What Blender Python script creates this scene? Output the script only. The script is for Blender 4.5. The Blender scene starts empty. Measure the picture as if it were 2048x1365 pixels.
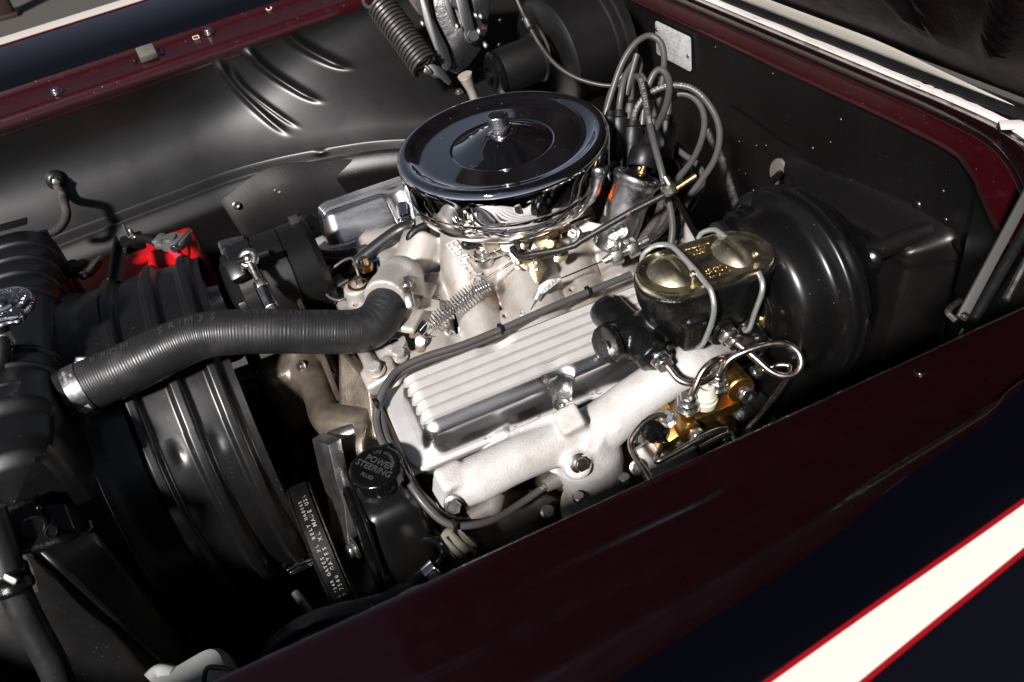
import bpy, bmesh, math, random
from mathutils import Vector, Matrix, noise
R_ = random.Random(7)
S = bpy.context.scene
COL = S.collection
V = Vector
# ------------------------------------------------------------------ camera
# world axes: X to the rear of the car, Y to the passenger side, Z up (metres)
AX = V((0.90368418, -0.36336762, 0.22653669))      # X, Y, Z seen in camera axes (right, down, forward)
AY = V((-0.4004512, -0.52981775, 0.74761754))
AZ = V((-0.15163685, -0.76632704, -0.62429892))
CAM = V((-0.30506016, -0.8901711, 1.44751824))
FPX, CX, CY = 1725.05, 1024.0, 682.5
cd = bpy.data.cameras.new('camera')
cam = bpy.data.objects.new('camera', cd)
COL.objects.link(cam)
right = V((AX.x, AY.x, AZ.x)); down = V((AX.y, AY.y, AZ.y)); fwd = V((AX.z, AY.z, AZ.z))
M = Matrix.Identity(4)
for i in range(3):
    M[i][0], M[i][1], M[i][2], M[i][3] = right[i], -down[i], -fwd[i], CAM[i]
cam.matrix_world = M
cd.sensor_width = 36.0
cd.lens = FPX / 2048 * 36
cd.clip_start, cd.clip_end = 0.02, 500
cd.dof.use_dof = True
cd.dof.focus_distance = 1.0
cd.dof.aperture_fstop = 10
S.camera = cam
# ------------------------------------------------------------------ world, sun, exposure
SUN_TO = V((-0.56, -0.56, 0.615)).normalized()       # direction towards the sun
wd = bpy.data.worlds.new('World'); S.world = wd; wd.use_nodes = True
wn = wd.node_tree.nodes; wl = wd.node_tree.links
sky = wn.new('ShaderNodeTexSky'); sky.sky_type = 'NISHITA'; sky.sun_disc = False
sky.altitude = 4000; sky.air_density = 0.35; sky.dust_density = 0.6; sky.ozone_density = 1.0
sky.sun_elevation = math.asin(SUN_TO.z)
sky.sun_rotation = math.atan2(SUN_TO.x, SUN_TO.y)
hz = wn.new('ShaderNodeHueSaturation'); hz.inputs['Saturation'].default_value = 0.45      # thin cloud greys the blue
wl.new(sky.outputs[0], hz.inputs['Color']); wl.new(hz.outputs[0], wn['Background'].inputs[0])
wn['Background'].inputs[1].default_value = 0.07
sd = bpy.data.lights.new('sun', 'SUN'); sd.energy = 5.0; sd.angle = math.radians(5.0); sd.color = (1, 0.965, 0.945)
sun = bpy.data.objects.new('sun', sd); COL.objects.link(sun)
sun.rotation_euler = (-SUN_TO).to_track_quat('-Z', 'Y').to_euler()
sun.location = SUN_TO * 8
S.view_settings.view_transform = 'Standard'
S.view_settings.look = 'None'
S.view_settings.exposure = 0.40
S.view_settings.gamma = 1.0
S.cycles.max_bounces = 8
S.cycles.caustics_reflective = False
S.cycles.caustics_refractive = False

# ------------------------------------------------------------------ helpers
def U(px, py, d=None, x=None, y=None, z=None):
    """point of the place that the photograph shows at (px, py), at depth d or on the plane x= / y= / z="""
    c = V(((px - CX) / FPX, (py - CY) / FPX, 1.0))
    r = V((AX.dot(c), AY.dot(c), AZ.dot(c)))
    if d is not None: return CAM + r * d
    i, v = (0, x) if x is not None else (1, y) if y is not None else (2, z)
    return CAM + r * ((v - CAM[i]) / r[i])

def spline(pts, n=8):
    P = [V(p) for p in pts]
    if len(P) < 3: return P
    out = []
    for i in range(len(P) - 1):
        p0 = P[i - 1] if i else P[0] * 2 - P[1]
        p1, p2 = P[i], P[i + 1]
        p3 = P[i + 2] if i + 2 < len(P) else P[-1] * 2 - P[-2]
        for k in range(n):
            t = k / n
            out.append(0.5 * ((2 * p1) + (p2 - p0) * t + (2 * p0 - 5 * p1 + 4 * p2 - p3) * t * t + (3 * p1 - p0 - 3 * p2 + p3) * t ** 3))
    out.append(P[-1])
    return out

def frame(o, zdir, xdir=None):
    z = V(zdir).normalized()
    x = V(xdir) if xdir is not None else (V((1, 0, 0)) if abs(z.x) < 0.8 else V((0, 1, 0)))
    x = (x - z * x.dot(z)).normalized()
    y = z.cross(x)
    m = Matrix.Identity(4)
    for i in range(3):
        m[i][0], m[i][1], m[i][2], m[i][3] = x[i], y[i], z[i], o[i]
    return m

class MB:
    def __init__(s): s.v = []; s.f = []
    def add(s, vs, fs, m=None):
        b = len(s.v)
        s.v += [(m @ V(v)) if m is not None else V(v) for v in vs]
        s.f += [tuple(i + b for i in f) for f in fs]
        return s
    def bm(s, bm, m=None):
        bm.verts.index_update()
        s.add([v.co.copy() for v in bm.verts], [[v.index for v in f.verts] for f in bm.faces], m); bm.free()
        return s
    def lathe(s, prof, m=None, n=32, mod=None):
        vs, fs, rings = [], [], []
        for r, h in prof:
            if r < 1e-6:
                rings.append([len(vs)]); vs.append((0, 0, h))
            else:
                st = len(vs); rings.append(list(range(st, st + n)))
                for k in range(n):
                    a = 2 * math.pi * k / n
                    q = r * (mod(a, h) if mod else 1)
                    vs.append((q * math.cos(a), q * math.sin(a), h))
        for a, b in zip(rings, rings[1:]):
            if len(a) == 1 and len(b) == 1: continue
            for k in range(n):
                k2 = (k + 1) % n
                if len(a) == 1: fs.append((a[0], b[k], b[k2]))
                elif len(b) == 1: fs.append((a[k], b[0], a[k2])[::1])
                else: fs.append((a[k], b[k], b[k2], a[k2]))
        # orient outward when profile runs from bottom to top
        fs = [f[::-1] for f in fs]
        return s.add(vs, fs, m)
    def tube(s, pts, r, n=12, caps=True, sq=None):
        P = [V(p) for p in pts]; N = len(P)
        rr = r if isinstance(r, (list, tuple)) else [r] * N
        if len(rr) != N: rr = [rr[min(len(rr) - 1, int(i * (len(rr) - 1) / (N - 1)))] + (rr[min(len(rr) - 1, int(i * (len(rr) - 1) / (N - 1)) + 1)] - rr[min(len(rr) - 1, int(i * (len(rr) - 1) / (N - 1)))]) * ((i * (len(rr) - 1) / (N - 1)) % 1) for i in range(N)]
        T = [(P[min(i + 1, N - 1)] - P[max(i - 1, 0)]).normalized() for i in range(N)]
        u = T[0].orthogonal().normalized()
        vs, fs = [], []
        for i in range(N):
            u = u - T[i] * u.dot(T[i])
            u = u.normalized() if u.length > 1e-6 else T[i].orthogonal().normalized()
            w = T[i].cross(u)
            for k in range(n):
                a = 2 * math.pi * k / n
                vs.append(P[i] + (u * math.cos(a) + w * math.sin(a) * (sq or 1)) * rr[i])
        for i in range(N - 1):
            for k in range(n):
                k2 = (k + 1) % n
                fs.append((i * n + k, i * n + k2, (i + 1) * n + k2, (i + 1) * n + k))
        if caps:
            fs.append(tuple(range(n))[::-1]); fs.append(tuple(range((N - 1) * n, N * n)))
        return s.add(vs, fs)
    def box(s, size, m=None, bev=0.0, seg=2):
        bm = bmesh.new(); bmesh.ops.create_cube(bm, size=1.0)
        for v in bm.verts: v.co = V((v.co.x * size[0], v.co.y * size[1], v.co.z * size[2]))
        if bev: bmesh.ops.bevel(bm, geom=bm.edges[:], offset=bev, segments=seg, affect='EDGES', profile=0.5)
        return s.bm(bm, m)
    def prism(s, poly, h, m=None, bev=0.0, seg=2):
        bm = bmesh.new()
        f = bm.faces.new([bm.verts.new((p[0], p[1], 0)) for p in poly])
        if f.normal.z < 0: bmesh.ops.reverse_faces(bm, faces=[f])
        f.normal_update()
        if f.normal.z < 0: f.normal_flip()
        r = bmesh.ops.extrude_face_region(bm, geom=[f])
        for v in [e for e in r['geom'] if isinstance(e, bmesh.types.BMVert)]: v.co.z += h
        bmesh.ops.recalc_face_normals(bm, faces=bm.faces[:])
        if bev: bmesh.ops.bevel(bm, geom=bm.edges[:], offset=bev, segments=seg, affect='EDGES', profile=0.5)
        return s.bm(bm, m)
    def grid(s, fn, nu, nv, m=None):
        vs = [fn(i / nu, j / nv) for i in range(nu + 1) for j in range(nv + 1)]
        fs = [(i * (nv + 1) + j, (i + 1) * (nv + 1) + j, (i + 1) * (nv + 1) + j + 1, i * (nv + 1) + j + 1) for i in range(nu) for j in range(nv)]
        return s.add(vs, fs, m)
    def ball(s, r, m=None, n=16, sc=(1, 1, 1)):
        prof = [(r * math.sin(math.pi * k / (n // 2)), -r * math.cos(math.pi * k / (n // 2))) for k in range(n // 2 + 1)]
        prof[0] = (0, -r); prof[-1] = (0, r)
        mm = (m or Matrix.Identity(4)) @ Matrix.Diagonal((*sc, 1))
        return s.lathe(prof, mm, n)
    def hexbolt(s, r, h, m, washer=True):
        if washer: s.lathe([(r * 1.35, 0), (r * 1.35, h * 0.22), (r * 1.25, h * 0.28), (0, h * 0.28)], m, 20)
        m2 = m @ Matrix.Translation((0, 0, h * 0.2))
        s.prism([(r * math.cos(math.pi / 3 * k), r * math.sin(math.pi / 3 * k)) for k in range(6)], h * 0.8, m2, r * 0.09, 1)
        return s
    def build(s, name, mat, parent=None, sharp=38, solid=0, remesh=0, smooth=0, bevel=0, sub=0, recalc=False, loc=None):
        me = bpy.data.meshes.new(name)
        off = V((0, 0, 0))
        if parent is not None: off = worldloc(parent)
        else:
            if loc is None:
                lo = V([min(v[i] for v in s.v) for i in range(3)]); hi = V([max(v[i] for v in s.v) for i in range(3)])
                loc = V(((lo.x + hi.x) / 2, (lo.y + hi.y) / 2, lo.z))
            off = V(loc)
        me.from_pydata([v - off for v in s.v], [], s.f)
        if recalc:
            bm = bmesh.new(); bm.from_mesh(me); bmesh.ops.recalc_face_normals(bm, faces=bm.faces[:]); bm.to_mesh(me); bm.free()
        me.materials.append(mat)
        me.shade_smooth()
        if sharp and not remesh: me.set_sharp_from_angle(angle=math.radians(sharp))
        o = bpy.data.objects.new(name, me); COL.objects.link(o)
        if parent is not None: o.parent = parent
        else: o.location = off
        if remesh:
            q = o.modifiers.new('remesh', 'REMESH'); q.mode = 'VOXEL'; q.voxel_size = remesh; q.use_smooth_shade = True
        if smooth:
            q = o.modifiers.new('smooth', 'SMOOTH'); q.iterations = smooth; q.factor = 0.5
        if solid:
            q = o.modifiers.new('solid', 'SOLIDIFY'); q.thickness = abs(solid); q.offset = -1 if solid > 0 else 1
        if bevel:
            q = o.modifiers.new('bevel', 'BEVEL'); q.width = bevel; q.segments = 2; q.limit_method = 'ANGLE'; q.angle_limit = math.radians(40)
        if sub:
            q = o.modifiers.new('sub', 'SUBSURF'); q.levels = q.render_levels = sub
        return o

def worldloc(o):
    p = V((0, 0, 0))
    while o is not None:
        p = p + o.location; o = o.parent
    return p
def tag(o, label, cat, group=None):
    o['label'] = label; o['category'] = cat
    if group: o['group'] = group
    return o
def thing(name, label, cat, loc, group=None):
    o = bpy.data.objects.new(name, None); o.empty_display_size = 0.02; COL.objects.link(o); o.location = loc
    return tag(o, label, cat, group)
def struct(o, kind='structure'):
    o['kind'] = kind; return o
def text(name, body, size, m, mat, parent, ext=0.0004, align='CENTER', shear=0.0, space=1.0, wt=0.0, res=3):
    """raised or flat lettering as one mesh part"""
    c = bpy.data.curves.new('glyph', 'FONT'); c.body = body; c.size = size; c.extrude = ext
    c.align_x = align; c.align_y = 'CENTER'; c.shear = shear; c.space_character = space; c.offset = wt; c.resolution_u = res
    o = bpy.data.objects.new('glyph', c); COL.objects.link(o); me = o.to_mesh(); mb = MB()
    mb.add([v.co for v in me.vertices], [list(p.vertices) for p in me.polygons], m)
    o.to_mesh_clear(); bpy.data.objects.remove(o); bpy.data.curves.remove(c)
    o = mb.build(name, mat, parent, sharp=30); o['kind'] = 'stuff'; return o
def arctext(name, body, size, rad, a0, step, m, mat, parent, ext=0.0003, inward=False):
    """letters one after the other round an arc in the plane of m, joined in one part"""
    mb = MB()
    for k, ch in enumerate(body):
        if ch == ' ': continue
        c = bpy.data.curves.new('glyph', 'FONT'); c.body = ch; c.size = size; c.extrude = ext; c.align_x = 'CENTER'; c.align_y = 'CENTER'; c.resolution_u = 2
        o = bpy.data.objects.new('glyph', c); COL.objects.link(o)
        me = o.to_mesh()
        a = a0 + step * k
        mm = m @ Matrix.Translation((rad * math.cos(a), rad * math.sin(a), 0)) @ Matrix.Rotation(a + (math.pi / 2 if inward else -math.pi / 2), 4, 'Z')
        mb.add([v.co for v in me.vertices], [list(p.vertices) for p in me.polygons], mm)
        o.to_mesh_clear(); bpy.data.objects.remove(o); bpy.data.curves.remove(c)
    o = mb.build(name, mat, parent, sharp=30); o['kind'] = 'stuff'; return o
def pathtext(name, body, size, pts, nrm, mat, parent, lift=0.0006, adv=0.62, start=0.0, ext=0.0002, wt=0.0):
    """lettering that follows a line of points lying on a curved skin; nrm(point) is the outward normal"""
    mb = MB(); P = [V(p) for p in pts]
    L = [0.0]
    for a, b in zip(P, P[1:]): L.append(L[-1] + (b - a).length)
    s = start
    for ch in body:
        w = size * adv * (0.45 if ch in 'I1.,l' else 1.0)
        if s + w > L[-1]: break
        if ch != ' ':
            t = s + w / 2
            i = max(k for k in range(len(L) - 1) if L[k] <= t)
            q = (t - L[i]) / max(1e-9, L[i + 1] - L[i])
            p = P[i].lerp(P[i + 1], q); d = (P[i + 1] - P[i]).normalized(); n = nrm(p)
            c = bpy.data.curves.new('glyph', 'FONT'); c.body = ch; c.size = size; c.extrude = ext; c.align_x = 'CENTER'; c.align_y = 'CENTER'; c.resolution_u = 2; c.offset = wt
            o = bpy.data.objects.new('glyph', c); COL.objects.link(o); me = o.to_mesh()
            mb.add([v.co for v in me.vertices], [list(f.vertices) for f in me.polygons], frame(p + n * lift, n, d))
            o.to_mesh_clear(); bpy.data.objects.remove(o); bpy.data.curves.remove(c)
        s += w
    if not mb.v: return None
    o = mb.build(name, mat, parent, sharp=30); o['kind'] = 'stuff'; return o
def hexprism(r): return [(r * math.cos(math.pi / 3 * k), r * math.sin(math.pi / 3 * k)) for k in range(6)]
def copy_thing(o, loc, label, parts=True):
    c = o.copy(); COL.objects.link(c); c.location = loc; c['label'] = label
    for ch in [k for k in bpy.data.objects if k.parent == o]:
        d = ch.copy(); COL.objects.link(d); d.parent = c
    return c
def sstep(a, b, x):
    t = max(0.0, min(1.0, (x - a) / (b - a))); return t * t * (3 - 2 * t)
def fillet(pts, r, n=4):
    """round the corners of a closed polygon"""
    out = []; N = len(pts)
    for i in range(N):
        p = V(pts[i]).to_2d(); a = V(pts[i - 1]).to_2d(); b = V(pts[(i + 1) % N]).to_2d()
        rr = r[i] if isinstance(r, (list, tuple)) else r
        da, db = (a - p), (b - p); q = min(rr, da.length * 0.45, db.length * 0.45)
        s, e = p + da.normalized() * q, p + db.normalized() * q
        for k in range(n + 1):
            t = k / n; out.append(tuple(s * (1 - t) ** 2 + p * 2 * t * (1 - t) + e * t * t))
    return out

# ------------------------------------------------------------------ materials
def mat(name, col, metal=0.0, rough=0.5, spec=0.5, coat=0.0, bump=(0, 0), rvar=0.0, rscale=60.0, cvar=None, cscale=30.0, cth=(0.45, 0.7), specks=0.0, speckcol=(0.5, 0.48, 0.46), stretch=None, fleck=0.0, aniso=0.0, spscale=900.0, detail=4, coatr=0.03, edge=None):
    m = bpy.data.materials.new(name); m.use_nodes = True
    nt = m.node_tree; nd = nt.nodes; lk = nt.links; b = nd['Principled BSDF']
    b.inputs['Base Color'].default_value = (*col, 1); b.inputs['Metallic'].default_value = metal
    b.inputs['Roughness'].default_value = rough; b.inputs['Specular IOR Level'].default_value = spec
    b.inputs['Coat Weight'].default_value = coat; b.inputs['Coat Roughness'].default_value = coatr
    tc = nd.new('ShaderNodeTexCoord'); src = tc.outputs['Object']
    if stretch:
        mp = nd.new('ShaderNodeMapping'); mp.inputs['Scale'].default_value = stretch; lk.new(src, mp.inputs[0]); src2 = mp.outputs[0]
    else: src2 = src
    def nz(sc, det=4, s=None, rg=0.6):
        t = nd.new('ShaderNodeTexNoise'); t.inputs['Scale'].default_value = sc; t.inputs['Detail'].default_value = det; t.inputs['Roughness'].default_value = rg
        lk.new(s or src, t.inputs['Vector']); return t.outputs['Fac']
    cout = None
    if cvar:
        rp = nd.new('ShaderNodeValToRGB'); lk.new(nz(cscale, 6, src2), rp.inputs[0])
        rp.color_ramp.elements[0].position = cth[0]; rp.color_ramp.elements[1].position = cth[1]
        rp.color_ramp.elements[0].color = (*col, 1); rp.color_ramp.elements[1].color = (*cvar, 1)
        cout = rp.outputs[0]
    if specks:
        vo = nd.new('ShaderNodeTexNoise'); vo.inputs['Scale'].default_value = spscale; vo.inputs['Detail'].default_value = 2; lk.new(src, vo.inputs['Vector'])
        rp = nd.new('ShaderNodeValToRGB'); lk.new(vo.outputs['Fac'], rp.inputs[0])
        rp.color_ramp.elements[0].position = 0.76 - specks; rp.color_ramp.elements[1].position = 0.80 - specks
        mx = nd.new('ShaderNodeMix'); mx.data_type = 'RGBA'; lk.new(rp.outputs[0], mx.inputs[0])
        if cout: lk.new(cout, mx.inputs[6])
        else: mx.inputs[6].default_value = (*col, 1)
        mx.inputs[7].default_value = (*speckcol, 1); cout = mx.outputs[2]
        inv = nd.new('ShaderNodeMath'); inv.operation = 'MULTIPLY_ADD'; lk.new(rp.outputs[0], inv.inputs[0]); inv.inputs[1].default_value = -metal; inv.inputs[2].default_value = metal
        lk.new(inv.outputs[0], b.inputs['Metallic'])
    if cout: lk.new(cout, b.inputs['Base Color'])
    if rvar:
        mr = nd.new('ShaderNodeMapRange'); lk.new(nz(rscale, 5, src2), mr.inputs[0])
        mr.inputs[1].default_value = 0.3; mr.inputs[2].default_value = 0.7
        mr.inputs[3].default_value = max(0.02, rough - rvar); mr.inputs[4].default_value = min(1, rough + rvar)
        lk.new(mr.outputs[0], b.inputs['Roughness'])
    if bump[1]:
        bp = nd.new('ShaderNodeBump'); bp.inputs['Strength'].default_value = bump[1]; bp.inputs['Distance'].default_value = 0.001
        lk.new(nz(bump[0], detail, src2), bp.inputs['Height']); lk.new(bp.outputs[0], b.inputs['Normal'])
    if aniso: b.inputs['Anisotropic'].default_value = aniso
    return m
K = dict(
    chrome=mat('chrome', (0.80, 0.80, 0.82), 1, 0.035, rvar=0.025, rscale=30, bump=(26, 0.012), specks=0.012, spscale=300, speckcol=(0.35, 0.34, 0.33)),
    chrome_worn=mat('brushed_chrome', (0.58, 0.57, 0.56), 1, 0.30, rvar=0.10, rscale=80),
    polished=mat('polished_aluminium', (0.84, 0.84, 0.85), 1, 0.27, rvar=0.09, rscale=40, bump=(500, 0.02), stretch=(0.15, 1, 1)),
    satin_alu=mat('brushed_aluminium', (0.78, 0.76, 0.75), 0.55, 0.42, rvar=0.06, bump=(700, 0.06), stretch=(0.2, 1, 1)),
    blasted=mat('blasted_aluminium', (0.72, 0.69, 0.67), 0.55, 0.55, bump=(2600, 0.35), rvar=0.05),
    cast=mat('cast_aluminium', (0.59, 0.55, 0.51), 0.5, 0.46, bump=(800, 0.5), rvar=0.1, rscale=30, cvar=(0.24, 0.15, 0.09), cscale=19, cth=(0.50, 0.82), detail=8),
    gold_paint=mat('bronze_cast', (0.27, 0.225, 0.175), 0.7, 0.38, bump=(600, 0.5), rvar=0.1, cvar=(0.09, 0.07, 0.055), cscale=22, cth=(0.42, 0.7)),
    exhaust=mat('blasted_iron', (0.62, 0.60, 0.59), 0.1, 0.62, bump=(480, 0.9), cvar=(0.40, 0.345, 0.31), cscale=24, cth=(0.46, 0.80), detail=8),
    satin=mat('satin_black_paint', (0.0046, 0.0043, 0.0042), 0, 0.40, spec=0.85, bump=(420, 0.06), rvar=0.035, rscale=14, specks=0.005, spscale=500, speckcol=(0.12, 0.11, 0.11)),
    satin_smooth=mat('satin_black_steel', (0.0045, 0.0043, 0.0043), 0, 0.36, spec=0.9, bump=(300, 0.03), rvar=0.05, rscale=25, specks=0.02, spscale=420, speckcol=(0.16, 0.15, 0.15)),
    gloss_black=mat('gloss_black_paint', (0.004, 0.004, 0.0045), 0, 0.16, bump=(250, 0.10), rvar=0.06, rscale=50, specks=0.02, spscale=600, speckcol=(0.2, 0.2, 0.2)),
    rough_black=mat('black_cast_iron', (0.005, 0.005, 0.005), 0, 0.24, bump=(330, 0.55), rvar=0.10, rscale=90, detail=6),
    chipped_black=mat('chipped_black_paint', (0.006, 0.0058, 0.006), 0, 0.33, bump=(160, 0.5), rvar=0.1, rscale=30, cvar=(0.10, 0.055, 0.045), cscale=24, cth=(0.66, 0.72)),
    rubber=mat('black_rubber', (0.0065, 0.0065, 0.0068), 0, 0.42, rvar=0.1, rscale=80, bump=(700, 0.1)),
    hose=mat('hose_rubber', (0.017, 0.017, 0.0175), 0, 0.40, rvar=0.12, rscale=22, cvar=(0.042, 0.041, 0.040), cscale=28, cth=(0.52, 0.78), bump=(260, 0.15), specks=0.03, spscale=350, speckcol=(0.10, 0.10, 0.10)),
    plastic=mat('black_plastic', (0.007, 0.007, 0.007), 0, 0.30, bump=(500, 0.08), specks=0.03, spscale=500, speckcol=(0.2, 0.2, 0.2)),
    wire=mat('grey_silicone', (0.075, 0.070, 0.068), 0, 0.40, rvar=0.08, rscale=90),
    braid=mat('braided_loom', (0.03, 0.026, 0.026), 0, 0.5, bump=(1400, 0.9), cvar=(0.12, 0.09, 0.09), cscale=700, cth=(0.5, 0.6)),
    maroon=mat('maroon_paint', (0.0062, 0.0003, 0.0012), 0, 0.30, coat=1.0, coatr=0.05, bump=(40, 0.10), specks=0.0, rvar=0.05),
    maroon_dirty=mat('maroon_jamb_paint', (0.028, 0.0010, 0.003), 0, 0.32, coat=0.7, coatr=0.12, bump=(150, 0.2), cvar=(0.06, 0.014, 0.016), cscale=40, cth=(0.60, 0.8), specks=0.03, spscale=260, speckcol=(0.35, 0.22, 0.22)),
    navy=mat('navy_paint', (0.0010, 0.0011, 0.0030), 0, 0.25, coat=1.0, coatr=0.02),
    cream=mat('cream_paint', (0.80, 0.74, 0.64), 0, 0.35, coat=0.5),
    red_line=mat('red_pinstripe', (0.28, 0.002, 0.007), 0, 0.35, coat=0.5),
    red=mat('red_plastic', (0.62, 0.006, 0.008), 0, 0.33, rvar=0.06),
    white=mat('white_plastic', (0.50, 0.51, 0.50), 0, 0.35),
    zinc=mat('zinc_steel', (0.60, 0.59, 0.56), 1, 0.30, rvar=0.1, rscale=120, bump=(600, 0.1)),
    stud=mat('dull_steel', (0.40, 0.38, 0.36), 1, 0.38, rvar=0.1, rscale=150, bump=(500, 0.2), cvar=(0.22, 0.17, 0.14), cscale=60, cth=(0.5, 0.8)),
    yellow=mat('yellow_zinc', (0.72, 0.60, 0.34), 1, 0.24, rvar=0.12, rscale=30, cvar=(0.55, 0.36, 0.16), cscale=22, cth=(0.45, 0.8), bump=(120, 0.12)),
    lid=mat('gold_zinc_lid', (0.88, 0.80, 0.56), 1, 0.31, rvar=0.10, rscale=45, cvar=(0.60, 0.50, 0.40), cscale=18, cth=(0.4, 0.7), bump=(160, 0.10), specks=0.035, spscale=420, speckcol=(0.75, 0.7, 0.6)),
    brass=mat('brass', (0.62, 0.38, 0.16), 1, 0.32, rvar=0.1),
    gold=mat('gold_anodised', (0.62, 0.36, 0.11), 1, 0.34, rvar=0.05, rscale=200),
    line=mat('brake_tube', (0.46, 0.40, 0.36), 1, 0.28, rvar=0.08, rscale=100),
    bail=mat('cadmium_wire', (0.50, 0.52, 0.50), 0.7, 0.38),
    steel=mat('bright_steel', (0.70, 0.68, 0.66), 1, 0.18, rvar=0.06, rscale=90),
    machined=mat('machined_aluminium', (0.46, 0.45, 0.45), 1, 0.36, rvar=0.06, bump=(900, 0.1)),
    rust=mat('rusty_steel', (0.12, 0.07, 0.045), 0.3, 0.6, bump=(500, 0.5), cvar=(0.22, 0.15, 0.10), cscale=60),
    iron=mat('dark_iron', (0.055, 0.048, 0.044), 0.3, 0.55, bump=(300, 0.6), cvar=(0.10, 0.085, 0.075), cscale=25),
    plate=mat('data_plate_metal', (0.62, 0.62, 0.63), 0.25, 0.45, bump=(900, 0.25), cvar=(0.38, 0.38, 0.39), cscale=90),
    moulded=mat('moulded_rubber', (0.045, 0.045, 0.046), 0, 0.45),
    ink=mat('pale_print', (0.62, 0.60, 0.58), 0, 0.6),
    dimink=mat('dim_print', (0.16, 0.16, 0.16), 0, 0.6),
    blue=mat('blue_wire', (0.03, 0.16, 0.35), 0, 0.4),
    magenta=mat('red_cable', (0.55, 0.02, 0.07), 0, 0.4),
    orange=mat('orange_print', (0.75, 0.12, 0.02), 0, 0.4),
    white_paint=mat('white_jamb_paint', (0.78, 0.72, 0.68), 0, 0.5, bump=(120, 0.4)),
    primer=mat('grey_rubber', (0.13, 0.115, 0.105), 0, 0.6, bump=(200, 0.3)),
)
# ================================================================== setting
mg = mat('ground_concrete', (0.075, 0.068, 0.060), 0, 0.85, bump=(30, 0.6), cvar=(0.065, 0.06, 0.055), cscale=2.5, specks=0.08, spscale=60, speckcol=(0.16, 0.15, 0.135))
mb = MB(); mb.grid(lambda u, v: V((-40 + 80 * u, -40 + 80 * v, 0)), 4, 4)
struct(mb.build('ground', mg, None, loc=(0, 0, 0)))
m_ = MB(); gq = U(14, 38, z=0.0); m_.box((0.16, 0.12, 0.5), Matrix.Translation(gq + V((-0.02, 0.05, 0.25))), 0.02); m_.box((0.20, 0.16, 0.03), Matrix.Translation(gq + V((-0.02, 0.05, 0.015))), 0.005)
o_ = m_.build('post', mat('brown_post', (0.03, 0.014, 0.011), 0, .6, bump=(40, .4)), None); tag(o_, 'dark brown post foot standing on the pavement at the top left corner', 'post')

# ------------------------------------------------------------------ driver-side fender (nearest the camera)
def sweep(xs, prof, fy=lambda x: 0.0, fz=lambda x: 0.0):
    m = MB(); n = len(prof)
    vs = [V((x, p[0] + fy(x), p[1] + fz(x))) for x in xs for p in prof]
    fs = [(i * n + j, i * n + j + 1, (i + 1) * n + j + 1, (i + 1) * n + j) for i in range(len(xs) - 1) for j in range(n - 1)]
    return m.add(vs, fs)
def lin(a, b, n): return [a + (b - a) * i / n for i in range(n + 1)]
def arcp(pts, n=6): return [(p.x, p.y) for p in spline([V((a, b, 0)) for a, b in pts], n)]

near = thing('front_fender', 'dark maroon and navy front fender nearest the camera with wide cream stripe edged in red', 'fender', (-0.1, -0.6, 0.95))
# inner jamb: rolled lip, shallow panel, two beads
NYP = [(-1.1, -0.034), (-0.45, -0.030), (-0.3, -0.026), (-0.16, -0.016), (-0.06, -0.005), (0.01, 0.010), (0.1, 0.021), (0.14, 0.033), (0.3, 0.050), (1.0, 0.060)]
NYS = spline([V((a, b, 0)) for a, b in NYP], 6)
def ny(x):
    for a, b in zip(NYS, NYS[1:]):
        if a.x <= x <= b.x: return a.y + (b.y - a.y) * (x - a.x) / (b.x - a.x)
    return NYS[-1].y
def jamb(u, v):
    x = -1.05 + 1.95 * u
    prof = arcp([(-0.535, 0.80), (-0.531, 0.90), (-0.5290, 0.965), (-0.5290, 0.980), (-0.5335, 0.9875), (-0.541, 0.9895), (-0.555, 0.9895), (-0.572, 0.9885), (-0.590, 0.9888), (-0.5965, 0.9898), (-0.602, 0.9912), (-0.606, 0.9918), (-0.611, 0.9922), (-0.617, 0.9936), (-0.622, 0.9962), (-0.6265, 0.9985), (-0.632, 1.0008), (-0.637, 1.0020)], 5)
    i = v * (len(prof) - 1); a = int(min(len(prof) - 2, i)); t = i - a
    y = prof[a][0] * (1 - t) + prof[a + 1][0] * t; z = prof[a][1] * (1 - t) + prof[a + 1][1] * t
    # beads and outer edge lean towards the engine at the rear
    k = sstep(0.5, 1.0, v)
    y += ny(x) * k
    # pressed recess that ends in a round corner
    rx = -0.066; d = max(0.0, math.hypot(max(0, x - rx + 0.022), max(0, -0.542 - y) * 0.9))
    inside = (1 - sstep(0.017, 0.028, d)) * sstep(-0.531, -0.536, y) if x < rx + 0.02 else (1 - sstep(0.017, 0.028, d)) * sstep(-0.531, -0.536, y)
    slope = sstep(-0.30, -0.10, x)
    z -= 0.0048 * inside * (0.25 + 0.75 * slope)
    z += 0.0002 * math.sin(x * 11 + 1)
    return V((x, y, z))
MB().grid(jamb, 190, 85).build('jamb_panel', K['maroon'], near, sharp=50)
skinp = arcp([(-0.637, 1.0021), (-0.65, 1.0025), (-0.68, 1.000), (-0.72, 0.990), (-0.77, 0.968), (-0.83, 0.925), (-0.88, 0.86), (-0.91, 0.77), (-0.92, 0.55)], 8)
def skin_at(y):
    for (a, b), (c, d) in zip(skinp, skinp[1:]):
        if c <= y <= a: return b + (d - b) * (a - y) / (a - c)
    return skinp[-1][1]
m = MB(); xs = lin(-1.05, 0.9, 60); n = len(skinp)
m.add([V((x, p[0] + ny(x), p[1])) for x in xs for p in skinp], [(i * n + j, i * n + j + 1, (i + 1) * n + j + 1, (i + 1) * n + j) for i in range(len(xs) - 1) for j in range(n - 1)])
m.build('outer_skin', K['navy'], near, sharp=60)
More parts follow.
